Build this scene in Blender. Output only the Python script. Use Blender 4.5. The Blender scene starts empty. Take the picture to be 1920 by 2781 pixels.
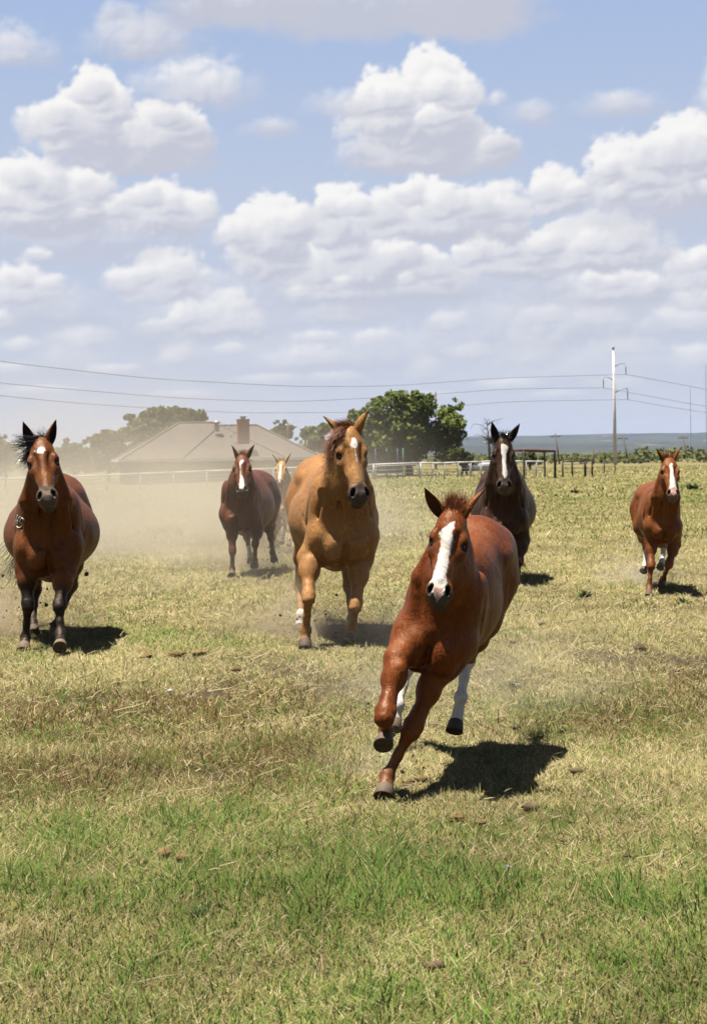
import bpy, bmesh, math, random
import numpy as np
from mathutils import Vector, Matrix

random.seed(7)
rng = np.random.default_rng(11)
scene = bpy.context.scene
C = scene.collection

# ------------------------------------------------------------------ camera
FOC, HGT, HOR, ROLL = 4600.0, 1.55, 1235.0, math.radians(0.8)   # photo pixels, metres
cr, sr = math.cos(ROLL), math.sin(ROLL)
cam_data = bpy.data.cameras.new('camera')
cam = bpy.data.objects.new('camera', cam_data)
C.objects.link(cam)
cam_data.sensor_fit = 'VERTICAL'
cam_data.sensor_height = 36.0
cam_data.lens = 36.0 * FOC / 2781.0
cam_data.shift_y = -(1390.5 - HOR) / 2781.0
cam_data.clip_start = 0.1
cam_data.clip_end = 40000.0
cam_data.dof.use_dof = True
cam_data.dof.focus_distance = 9.0
cam_data.dof.aperture_fstop = 9.0
cam.matrix_world = Matrix(((cr, sr, 0, 0), (0, 0, -1, 0), (-sr, cr, 0, HGT), (0, 0, 0, 1)))
scene.camera = cam


def W(px, py, d):
    """photo pixel + distance along the view axis -> point in the place"""
    dx, dy = px - 960.0, py - HOR
    u, v = dx * cr - dy * sr, dx * sr + dy * cr
    return np.array((u * d / FOC, d, HGT - v * d / FOC))


# ------------------------------------------------------------------ light, exposure
EXPO = 1.85
ALB = 0.475      # the strong sun and open exposure are matched to these surface tones
SUN = np.array((-0.235, -0.06, 0.97)); SUN /= np.linalg.norm(SUN)
sun_el = math.asin(SUN[2])
sun_data = bpy.data.lights.new('sun', 'SUN')
sun_data.energy = 5.0
sun_data.angle = math.radians(0.53)
sun_data.color = (1.0, 0.94, 0.85)
sun = bpy.data.objects.new('sun', sun_data)
C.objects.link(sun)
sun.rotation_euler = Vector(SUN).to_track_quat('Z', 'Y').to_euler()
scene.view_settings.view_transform = 'Standard'
scene.view_settings.look = 'None'
scene.view_settings.gamma = 1.0
scene.view_settings.exposure = EXPO
scene.view_settings.use_curve_mapping = False
cy = scene.cycles
cy.use_denoising = True
cy.max_bounces = 6
cy.diffuse_bounces = 2
cy.glossy_bounces = 2
cy.transmission_bounces = 3
cy.transparent_max_bounces = 8
cy.volume_bounces = 1
cy.use_adaptive_sampling = True
cy.adaptive_threshold = 0.015

# ------------------------------------------------------------------ node helpers
class NT:
    def __init__(s, tree): s.t = tree; s.n = tree.nodes; s.l = tree.links
    def link(s, a, b): s.l.new(a, b)
    def put(s, sock, v):
        if v is None: return
        if isinstance(v, bpy.types.NodeSocket): s.l.new(v, sock)
        else:
            try: sock.default_value = v
            except Exception: sock.default_value = tuple(v) + (1.0,)
    def node(s, typ, **kw):
        n = s.n.new(typ)
        for k, v in kw.items(): setattr(n, k, v)
        return n
    def math(s, op, a, b=None, c=None, clamp=False):
        n = s.node('ShaderNodeMath', operation=op, use_clamp=clamp)
        s.put(n.inputs[0], a); s.put(n.inputs[1], b)
        if c is not None: s.put(n.inputs[2], c)
        return n.outputs[0]
    def vm(s, op, a, b=None, c=None):
        n = s.node('ShaderNodeVectorMath', operation=op)
        s.put(n.inputs[0], a); s.put(n.inputs[1], b)
        if c is not None: s.put(n.inputs[2], c)
        return n.outputs['Value'] if op in ('LENGTH', 'DOT_PRODUCT', 'DISTANCE') else n.outputs[0]
    def scale(s, a, f):
        n = s.node('ShaderNodeVectorMath', operation='SCALE')
        s.put(n.inputs[0], a); s.put(n.inputs['Scale'], f)
        return n.outputs[0]
    def xyz(s, x, y, z=0.0):
        n = s.node('ShaderNodeCombineXYZ')
        for i, v in enumerate((x, y, z)): s.put(n.inputs[i], v)
        return n.outputs[0]
    def sep(s, v):
        n = s.node('ShaderNodeSeparateXYZ'); s.put(n.inputs[0], v)
        return n.outputs
    def ramp(s, v, lo, hi, a=0.0, b=1.0, smooth=True):
        n = s.node('ShaderNodeMapRange', interpolation_type='SMOOTHSTEP' if smooth else 'LINEAR')
        s.put(n.inputs[0], v); s.put(n.inputs[1], lo); s.put(n.inputs[2], hi); s.put(n.inputs[3], a); s.put(n.inputs[4], b)
        return n.outputs[0]
    def mix(s, f, a, b):
        n = s.node('ShaderNodeMix', data_type='RGBA')
        s.put(n.inputs[0], f); s.put(n.inputs[6], a); s.put(n.inputs[7], b)
        return n.outputs[2]
    def noise(s, vec, scale, detail=3.0, rough=0.55, dist=0.0, dim='3D', col=False):
        n = s.node('ShaderNodeTexNoise', noise_dimensions=dim)
        s.put(n.inputs['Vector'], vec); s.put(n.inputs['Scale'], scale); s.put(n.inputs['Detail'], detail)
        s.put(n.inputs['Roughness'], rough); s.put(n.inputs['Distortion'], dist)
        return n.outputs['Color' if col else 'Fac']
    def voro(s, vec, scale, detail=0.0, rough=0.5, feature='F1', dim='3D', smooth=None, out='Distance'):
        n = s.node('ShaderNodeTexVoronoi', voronoi_dimensions=dim, feature=feature)
        s.put(n.inputs['Vector'], vec); s.put(n.inputs['Scale'], scale)
        if 'Detail' in n.inputs: s.put(n.inputs['Detail'], detail); s.put(n.inputs['Roughness'], rough)
        if smooth is not None: s.put(n.inputs['Smoothness'], smooth)
        return n.outputs[out]
    def attr(s, name, out='Fac'):
        n = s.node('ShaderNodeAttribute', attribute_name=name)
        return n.outputs[out]


def new_mat(name):
    m = bpy.data.materials.new(name); m.use_nodes = True
    t = NT(m.node_tree); t.n.clear()
    out = t.node('ShaderNodeOutputMaterial')
    return m, t, out


def principled(t, out, color, rough=0.8, spec=0.3, normal=None, **kw):
    p = t.node('ShaderNodeBsdfPrincipled')
    t.put(p.inputs['Base Color'], t.scale(color if isinstance(color, bpy.types.NodeSocket) else tuple(color)[:3], ALB))
    t.put(p.inputs['Roughness'], rough); t.put(p.inputs['Specular IOR Level'], spec)
    if normal is not None: t.put(p.inputs['Normal'], normal)
    for k, v in kw.items(): t.put(p.inputs[k.replace('_', ' ')], v)
    t.link(p.outputs[0], out.inputs['Surface'])
    return p


def bump(t, h, strength=0.3, dist=0.01):
    n = t.node('ShaderNodeBump'); t.put(n.inputs['Height'], h)
    n.inputs['Strength'].default_value = strength; n.inputs['Distance'].default_value = dist
    return n.outputs[0]


def plain(name, color, rough=0.7, spec=0.3, var=0.15, scale=6.0, metallic=0.0):
    m, t, out = new_mat(name)
    g = t.node('ShaderNodeTexCoord').outputs['Object']
    n = t.noise(g, scale, 4.0, 0.6)
    f = t.ramp(n, 0.3, 0.7, 1.0 - var, 1.0 + var, smooth=False)
    col = t.scale(tuple(color), f)
    p = principled(t, out, col, rough, spec)
    p.inputs['Metallic'].default_value = metallic
    return m


# ------------------------------------------------------------------ sky light
world = bpy.data.worlds.new('World'); scene.world = world; world.use_nodes = True
wt = NT(world.node_tree); wt.n.clear()
sky_tex = wt.node('ShaderNodeTexSky', sky_type='NISHITA')
sky_tex.sun_disc = False
sky_tex.sun_elevation = sun_el
sky_tex.sun_rotation = math.atan2(SUN[0], SUN[1])
sky_tex.air_density = 0.5; sky_tex.dust_density = 0.5; sky_tex.ozone_density = 1.0
bg = wt.node('ShaderNodeBackground'); wt.link(sky_tex.outputs[0], bg.inputs['Color']); bg.inputs['Strength'].default_value = 0.05
wo = wt.node('ShaderNodeOutputWorld'); wt.link(bg.outputs[0], wo.inputs['Surface'])

# ------------------------------------------------------------------ object helpers
def link(o, parent=None):
    C.objects.link(o)
    if parent is not None: o.parent = parent
    return o


def tag(o, label=None, cat=None, group=None, kind=None):
    if label: o['label'] = label
    if cat: o['category'] = cat
    if group: o['group'] = group
    if kind: o['kind'] = kind
    return o


def mesh_obj(name, verts, faces, mats, parent=None, smooth=True, attrs=None, loc=None, mat_idx=None):
    me = bpy.data.meshes.new(name)
    verts = np.asarray(verts, dtype=np.float32)
    if isinstance(faces, np.ndarray):
        n, k = faces.shape
        me.vertices.add(len(verts)); me.vertices.foreach_set('co', verts.ravel())
        me.loops.add(n * k); me.loops.foreach_set('vertex_index', faces.astype(np.int32).ravel())
        me.polygons.add(n)
        me.polygons.foreach_set('loop_start', np.arange(0, n * k, k, dtype=np.int32))
        me.polygons.foreach_set('loop_total', np.full(n, k, dtype=np.int32))
        me.update(calc_edges=True)
    else:
        me.from_pydata([tuple(v) for v in verts], [], faces)
    for m in (mats if isinstance(mats, (list, tuple)) else [mats]): me.materials.append(m)
    if mat_idx is not None: me.polygons.foreach_set('material_index', np.asarray(mat_idx, dtype=np.int32))
    for k, v in (attrs or {}).items():
        v = np.asarray(v, dtype=np.float32)
        a = me.attributes.new(k, 'FLOAT' if v.ndim == 1 else 'FLOAT_VECTOR', 'POINT')
        a.data.foreach_set('value' if v.ndim == 1 else 'vector', v.ravel())
    me.polygons.foreach_set('use_smooth', np.full(len(me.polygons), smooth, dtype=bool))
    me.update()
    o = bpy.data.objects.new(name, me)
    if loc is not None: o.location = loc
    return link(o, parent)


def unit(v):
    v = np.asarray(v, float); return v / max(np.linalg.norm(v), 1e-9)


# ------------------------------------------------------------------ one continuous body surface from blended muscle volumes
class Body:
    def __init__(s): s.p = []
    def cone(s, a, b, ra, rb, k=0.05, axis=None, sq=1.0):
        s.p.append(('c', np.array(a, float), np.array(b, float), ra, rb, k, None if axis is None else unit(axis), sq))
    def chain(s, pts, rad, k=0.05, axis=None, sq=1.0):
        for i in range(len(pts) - 1): s.cone(pts[i], pts[i + 1], rad[i], rad[i + 1], k, axis, sq)
    def ell(s, c, A, r, k=0.05): s.p.append(('e', np.array(c, float), np.array(A, float), np.array(r, float), k))
    def cut(s, c, A, r, k=0.02): s.p.append(('s', np.array(c, float), np.array(A, float), np.array(r, float), k))
    def bounds(s, q):
        if q[0] == 'c':
            r = max(q[3], q[4]) * max(1.0, q[7]) + q[5]
            return np.minimum(q[1], q[2]) - r, np.maximum(q[1], q[2]) + r
        ext = np.sqrt(((q[2] * q[3][None, :]) ** 2).sum(1)) + q[4]
        return q[1] - ext, q[1] + ext
    def surface(s, h):
        bs = [s.bounds(q) for q in s.p]
        lo = np.min([b[0] for b in bs], 0) - 2 * h; hi = np.max([b[1] for b in bs], 0) + 2 * h
        n = np.ceil((hi - lo) / h).astype(int) + 1
        D = np.full(n, 0.6, np.float32)
        ax = [(lo[i] + h * np.arange(n[i])).astype(np.float32) for i in range(3)]
        for q, b in zip(s.p, bs):
            i0 = np.clip(np.floor((b[0] - lo) / h).astype(int) - 1, 0, n - 1); i1 = np.clip(np.ceil((b[1] - lo) / h).astype(int) + 2, 1, n)
            sl = tuple(slice(i0[k], i1[k]) for k in range(3))
            X = ax[0][sl[0]][:, None, None]; Y = ax[1][sl[1]][None, :, None]; Z = ax[2][sl[2]][None, None, :]
            if q[0] == 'c':
                _, a, bb, ra, rb, k, axis, sq = q
                px, py, pz = X - a[0], Y - a[1], Z - a[2]
                ba = bb - a
                if axis is not None:
                    f = (1.0 / sq - 1.0)
                    c = (px * axis[0] + py * axis[1] + pz * axis[2]) * f
                    px, py, pz = px + c * axis[0], py + c * axis[1], pz + c * axis[2]
                    ba = ba + axis * (ba @ axis) * f
                L2 = max(ba @ ba, 1e-9)
                t = np.clip((px * ba[0] + py * ba[1] + pz * ba[2]) / L2, 0, 1)
                d = np.sqrt((px - t * ba[0]) ** 2 + (py - t * ba[1]) ** 2 + (pz - t * ba[2]) ** 2) - (ra + (rb - ra) * t)
                d = d * ((1 + min(sq, 1.0)) / 2)
            else:
                _, c, A, r, k = q
                px, py, pz = X - c[0], Y - c[1], Z - c[2]
                l = [(px * A[0, j] + py * A[1, j] + pz * A[2, j]) / r[j] for j in range(3)]
                k0 = np.sqrt(l[0] ** 2 + l[1] ** 2 + l[2] ** 2)
                k1 = np.sqrt((l[0] / r[0]) ** 2 + (l[1] / r[1]) ** 2 + (l[2] / r[2]) ** 2)
                d = k0 * (k0 - 1.0) / np.maximum(k1, 1e-6)
            cur = D[sl]
            if q[0] == 's':
                e = -d
                hh = np.maximum(k - np.abs(cur - e), 0) / k
                D[sl] = np.maximum(cur, e) + hh * hh * k * 0.25
            else:
                hh = np.maximum(k - np.abs(cur - d), 0) / k
                D[sl] = np.minimum(cur, d) - hh * hh * k * 0.25
        return surface_nets(D, lo, h)


def surface_nets(D, lo, h):
    S = D < 0
    n = np.array(D.shape)
    corners = [(i, j, k) for i in (0, 1) for j in (0, 1) for k in (0, 1)]
    cnt = np.zeros(n - 1, np.uint8)
    for (i, j, k) in corners: cnt += S[i:n[0] - 1 + i, j:n[1] - 1 + j, k:n[2] - 1 + k]
    act = np.argwhere((cnt > 0) & (cnt < 8))
    idx = np.full(n - 1, -1, np.int32); idx[tuple(act.T)] = np.arange(len(act))
    acc = np.zeros((len(act), 3)); num = np.zeros(len(act))
    for c in corners:
        for ax in range(3):
            if c[ax] == 1: continue
            c2 = list(c); c2[ax] = 1
            a = D[act[:, 0] + c[0], act[:, 1] + c[1], act[:, 2] + c[2]]
            b = D[act[:, 0] + c2[0], act[:, 1] + c2[1], act[:, 2] + c2[2]]
            m = (a < 0) != (b < 0)
            t = np.where(m, a / np.where(m, a - b, 1), 0)
            p = np.tile(np.array(c, float), (len(act), 1)); p[:, ax] = t
            acc[m] += p[m]; num[m] += 1
    V = act + acc / num[:, None]
    quads = []
    for ax in range(3):
        o = [i for i in range(3) if i != ax]
        sl0 = [slice(None)] * 3; sl1 = [slice(None)] * 3
        sl0[ax] = slice(0, n[ax] - 1); sl1[ax] = slice(1, n[ax])
        a, b = S[tuple(sl0)], S[tuple(sl1)]
        e = np.argwhere(a != b)
        e = e[(e[:, o[0]] > 0) & (e[:, o[1]] > 0)]
        e = e[(e[:, o[0]] < n[o[0]] - 1) & (e[:, o[1]] < n[o[1]] - 1)]
        def at(d0, d1):
            q = e.copy(); q[:, o[0]] -= d0; q[:, o[1]] -= d1
            return idx[tuple(q.T)]
        Q = np.stack([at(1, 1), at(0, 1), at(0, 0), at(1, 0)], 1)
        flip = a[tuple(e.T)]
        if ax == 1: flip = ~flip
        Q[~flip] = Q[~flip][:, ::-1]
        quads.append(Q)
    Q = np.concatenate(quads)
    Q = Q[(Q >= 0).all(1)]
    # settle the vertices on the zero surface
    def samp(P):
        i = np.clip(np.floor(P).astype(int), 0, n - 2); f = P - i
        r = 0
        for c in corners:
            w = np.prod([f[:, k] if c[k] else 1 - f[:, k] for k in range(3)], 0)
            r = r + w * D[i[:, 0] + c[0], i[:, 1] + c[1], i[:, 2] + c[2]]
        return r
    for it in range(3):
        # relax, then project
        s1 = np.zeros_like(V); c1 = np.zeros(len(V))
        for a, b in ((0, 1), (1, 2), (2, 3), (3, 0)):
            np.add.at(s1, Q[:, a], V[Q[:, b]]); np.add.at(c1, Q[:, a], 1)
            np.add.at(s1, Q[:, b], V[Q[:, a]]); np.add.at(c1, Q[:, b], 1)
        V = 0.5 * V + 0.5 * s1 / np.maximum(c1, 1)[:, None]
        d = samp(V)
        g = np.stack([samp(V + e) - samp(V - e) for e in np.eye(3) * 0.7], 1) / 1.4
        gl = np.maximum((g * g).sum(1), (0.3 * h) ** 2)
        V = V - np.clip(d / gl, -1.0 / h, 1.0 / h)[:, None] * g * 0.9
    return lo + V * h, Q


def seg_dist(P, pts):
    """distance of points P to a polyline, and the running length at the nearest place"""
    best = np.full(len(P), 1e9); par = np.zeros(len(P)); run = 0.0
    for a, b in zip(pts[:-1], pts[1:]):
        a, b = np.asarray(a), np.asarray(b)
        ba = b - a; L = np.linalg.norm(ba)
        t = np.clip(((P - a) @ ba) / max(L * L, 1e-9), 0, 1)
        d = np.linalg.norm(P - a - t[:, None] * ba, axis=1)
        m = d < best
        best[m] = d[m]; par[m] = run + t[m] * L
        run += L
    return best, par


def poly_sd(x, y, poly):
    """signed distance to a polygon outline, positive inside"""
    P = np.stack([x, y], 1); d = np.full(len(x), 1e9); ins = np.zeros(len(x), bool)
    n = len(poly)
    for i in range(n):
        a = np.array(poly[i], float); b = np.array(poly[(i + 1) % n], float)
        ba = b - a; pa = P - a
        t = np.clip((pa @ ba) / max(ba @ ba, 1e-12), 0, 1)
        d = np.minimum(d, np.linalg.norm(pa - t[:, None] * ba, axis=1))
        c = (a[1] <= P[:, 1]) != (b[1] <= P[:, 1])
        with np.errstate(divide='ignore', invalid='ignore'):
            xi = a[0] + (P[:, 1] - a[1]) / (b[1] - a[1] + 1e-12) * ba[0]
        ins ^= c & (P[:, 0] < xi)
    return np.where(ins, d, -d)


# ------------------------------------------------------------------ coats
def coat_material(name, base, light, deep, points=(0.012, 0.009, 0.008), muzzle=(0.10, 0.075, 0.06), rough=0.47):
    m, t, out = new_mat(name)
    g = t.node('ShaderNodeTexCoord').outputs['Object']
    n1 = t.noise(g, 2.3, 3.0, 0.55)
    n2 = t.noise(t.vm('MULTIPLY', g, (1.0, 1.0, 0.35)), 130.0, 2.0, 0.6)
    n3 = t.noise(g, 34.0, 4.0, 0.65)
    c = t.mix(t.ramp(n1, 0.32, 0.68), tuple(deep), tuple(base))
    c = t.mix(t.math('MULTIPLY', t.attr('pale'), 1.0), c, tuple(light))
    c = t.mix(t.math('MULTIPLY', t.ramp(n2, 0.35, 0.75), 0.22), c, tuple(light))
    c = t.mix(t.math('MULTIPLY', t.ramp(n3, 0.55, 0.8), 0.12), c, tuple(0.6 * np.array(deep)))
    fl1 = t.noise(t.vm('MULTIPLY', g, (1.0, 0.28, 0.34)), 95.0, 3.0, 0.65, 0.3)
    c = t.scale(c, t.ramp(fl1, 0.28, 0.72, 0.66, 1.28, smooth=False))
    film = t.math('MULTIPLY', t.ramp(t.noise(g, 5.5, 5.0, 0.7), 0.50, 0.72), 0.30)
    c = t.mix(film, c, tuple(0.5 * np.array(base) + 0.5 * np.array((0.30, 0.22, 0.14))))
    c = t.mix(t.attr('muzzle'), c, tuple(muzzle))
    dk = t.ramp(t.math('ADD', t.attr('dark'), t.math('MULTIPLY_ADD', n3, 0.22, -0.11)), 0.25, 0.75)
    c = t.mix(dk, c, tuple(points))
    # dust on the lower legs
    wn = t.math('ADD', t.math('MULTIPLY_ADD', t.noise(t.vm('MULTIPLY', g, (1.0, 1.0, 0.5)), 95.0, 4.0, 0.75), 0.030, -0.015), t.math('MULTIPLY_ADD', t.noise(g, 18.0, 2.0, 0.5), 0.016, -0.008))
    wh = t.ramp(t.math('ADD', t.attr('white'), wn), -0.0035, 0.0035)
    wc = t.mix(t.ramp(t.noise(g, 14.0, 4.0, 0.6), 0.4, 0.75), (0.78, 0.745, 0.69), (0.60, 0.54, 0.46))
    c = t.mix(wh, c, wc)
    pk = t.ramp(t.math('ADD', t.attr('pink'), t.math('MULTIPLY_ADD', n3, 0.5, -0.25)), 0.3, 0.7)
    c = t.mix(pk, c, (0.52, 0.30, 0.25))
    c = t.mix(t.attr('hole'), c, (0.006, 0.004, 0.004))  # shade of nostrils, eyelids and mouth line painted as near-black
    c = t.mix(t.math('MULTIPLY', t.attr('dusty'), t.ramp(n3, 0.3, 0.7, 0.15, 0.6)), c, (0.24, 0.17, 0.10))
    mus = t.noise(t.vm('MULTIPLY', g, (1.0, 1.0, 0.45)), 13.0, 3.0, 0.5, 0.6)
    vein = t.math('ABSOLUTE', t.math('MULTIPLY_ADD', t.noise(g, 9.0, 2.0, 0.5, 1.2), 2.0, -1.0))
    vein = t.ramp(vein, 0.0, 0.10, 1.0, 0.0)
    hgt_ = t.math('ADD', t.math('MULTIPLY', fl1, 0.22), t.math('MULTIPLY', n3, 0.22))
    hgt_ = t.math('ADD', hgt_, t.math('ADD', t.math('MULTIPLY', mus, 1.1), t.math('MULTIPLY', vein, 0.07)))
    b = bump(t, hgt_, 0.48, 0.020)
    p = principled(t, out, c, t.math('ADD', t.ramp(n1, 0.3, 0.7, rough - 0.05, rough + 0.10), t.math('MULTIPLY', film, 0.6)), 0.19, b)
    t.put(p.inputs['Specular Tint'], (1.0, 0.74, 0.52, 1.0))
    return m


def hair_material(name, a, b, rough=0.45):
    m, t, out = new_mat(name)
    c = t.mix(t.attr('shade'), tuple(a), tuple(b))
    principled(t, out, c, rough, 0.5)
    return m


EYE = None
def eye_material():
    m, t, out = new_mat('eye_dark')
    g = t.node('ShaderNodeTexCoord').outputs['Object']
    c = t.mix(t.ramp(t.noise(g, 60.0, 2.0), 0.4, 0.6), (0.006, 0.004, 0.003), (0.02, 0.010, 0.005))
    principled(t, out, c, 0.25, 0.2)
    return m


def hoof_material():
    m, t, out = new_mat('hoof_horn')
    g = t.node('ShaderNodeTexCoord').outputs['Object']
    n = t.noise(t.vm('MULTIPLY', g, (12.0, 12.0, 60.0)), 1.0, 4.0, 0.6)
    a = t.attr('tint')
    c = t.mix(a, (0.05, 0.035, 0.025), (0.34, 0.235, 0.145))
    c = t.mix(t.math('MULTIPLY', t.ramp(n, 0.4, 0.7), 0.5), c, (0.13, 0.095, 0.06))
    principled(t, out, c, 0.7, 0.2, bump(t, n, 0.25, 0.004))
    return m


def strands(name, roots, dirs, length, width, mat, parent, seg=5, gravity=0.5, curl=0.0, jitter=0.25, shade=0.5, seed=0):
    """tapered hair ribbons; roots (n,3), dirs (n,3)"""
    r = np.random.default_rng(seed)
    n = len(roots)
    roots = np.asarray(roots, float); dirs = np.asarray(dirs, float) + r.normal(0, jitter, (n, 3))
    dirs /= np.linalg.norm(dirs, axis=1)[:, None]
    L = np.asarray(length) * r.uniform(0.55, 1.1, n)
    side = np.cross(dirs, r.normal(0, 1, (n, 3))); side /= np.linalg.norm(side, axis=1)[:, None]
    V = np.zeros((n, seg + 1, 2, 3)); p = roots.copy(); d = dirs.copy()
    ph = r.uniform(0, 6.28, n); sh = np.clip(r.normal(shade, 0.28, n), 0, 1)
    lat = np.cross(dirs, side)
    for i in range(seg + 1):
        w = width * (1 - 0.85 * (i / seg) ** 1.5)
        wob = curl * (np.sin(ph + i * 1.9)[:, None] * side + np.cos(ph + i * 1.6)[:, None] * lat)
        V[:, i, 0] = p + wob * L[:, None] - side * w * 0.5
        V[:, i, 1] = p + wob * L[:, None] + side * w * 0.5
        d = d + np.array((0, 0, -gravity / seg)); d /= np.linalg.norm(d, axis=1)[:, None]
        p = p + d * (L / seg)[:, None]
    V = V.reshape(-1, 3)
    base = np.arange(n)[:, None] * (seg + 1) * 2 + np.arange(seg)[None, :] * 2
    F_ = np.stack([base, base + 1, base + 3, base + 2], -1).reshape(-1, 4)
    return mesh_obj(name, V, F_, mat, parent, True, {'shade': np.repeat(sh, (seg + 1) * 2)})


def ear_mesh(base, tip, open_dir, w, curve, mats, parent):
    """cupped leaf-shaped ear: outer and inner skin, joined at the rim"""
    base, tip = np.asarray(base), np.asarray(tip)
    ax = tip - base; L = np.linalg.norm(ax); ax = ax / L
    fr = unit(np.asarray(open_dir) - ax * (np.asarray(open_dir) @ ax)); sd = np.cross(ax, fr)
    nt, na = 15, 17
    V = []
    prof_t = np.array([0, .1, .25, .42, .6, .78, .92, 1.0]); prof_w = np.array([.62, .82, .98, 1.0, .84, .52, .2, .02])
    for layer_ in (0, 1):
        for i in range(nt):
            t = i / (nt - 1)
            ww = w * np.interp(t, prof_t, prof_w) * (1.0 if layer_ == 0 else 0.84)
            half = math.radians(np.interp(t, [0, .2, .5, 1], [168, 128, 104, 95]))
            c = base + ax * L * t + sd * curve * math.sin(t * math.pi * 0.5) * 0 + fr * (0.10 * L * t * t - 0.06 * L * t) + sd * curve * (t * t - t)
            if layer_ == 1: c = c + fr * 0.004
            for j in range(na):
                a = -half + 2 * half * j / (na - 1)
                V.append(c - fr * ww * math.cos(a) * 0.78 + sd * ww * math.sin(a))
    f, mi = [], []
    N = nt * na
    for i in range(nt - 1):
        for j in range(na - 1):
            a = i * na + j
            f.append((a, a + 1, a + na + 1, a + na)); mi.append(0)
            f.append((N + a, N + a + na, N + a + na + 1, N + a + 1)); mi.append(1)
        for j in (0, na - 1):
            a = i * na + j
            f.append((a, a + na, N + a + na, N + a) if j == 0 else (a, N + a, N + a + na, a + na)); mi.append(0)
    z = np.zeros(len(V))
    tt = np.tile(np.repeat(np.linspace(0, 1, nt), na), 2)
    return mesh_obj('ear', V, f, mats, parent, True, {k: z for k in ('pale', 'muzzle', 'pink', 'hole', 'dusty')} | {'white': z - 1.0, 'dark': np.where(tt > 0.8, 0.55, 0.0) + z}, mat_idx=mi)


def hoof_mesh(co, toe, fwd, r0, mat, parent, tint):
    co, toe = np.asarray(co), np.asarray(toe)
    ax = unit(toe - co); L = max(np.linalg.norm(toe - co), r0 * 1.25)
    fr = unit(np.asarray(fwd) - ax * (np.asarray(fwd) @ ax)); sd = np.cross(ax, fr)
    V = []; na = 20
    prof = [(-0.16, 0.74, 0.0), (0.0, 0.92, 0.0), (0.06, 0.97, 0.02), (0.5, 1.06, 0.12), (0.94, 1.16, 0.24), (1.0, 1.10, 0.25), (0.95, 0.85, 0.25), (0.92, 0.1, 0.2)]
    for (t, r, f) in prof:
        for j in range(na):
            a = 2 * math.pi * j / na
            rr = r0 * r
            V.append(co + ax * L * t + fr * (rr * math.cos(a) * (1.08 if math.cos(a) > 0 else 0.9) + f * r0) + sd * rr * math.sin(a))
    f = []
    for i in range(len(prof) - 1):
        for j in range(na):
            a, b = i * na + j, i * na + (j + 1) % na
            f.append((a, a + na, b + na, b))
    f.append(tuple(range((len(prof) - 1) * na, len(prof) * na)))
    tv = np.repeat(np.array([1.0, .9, .75, .6, .45, .3, .1, .1]), na) * tint
    return mesh_obj('hoof', V, f, mat, parent, True, {'tint': tv})


HOOF = hoof_material()
EYE = eye_material()


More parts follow.
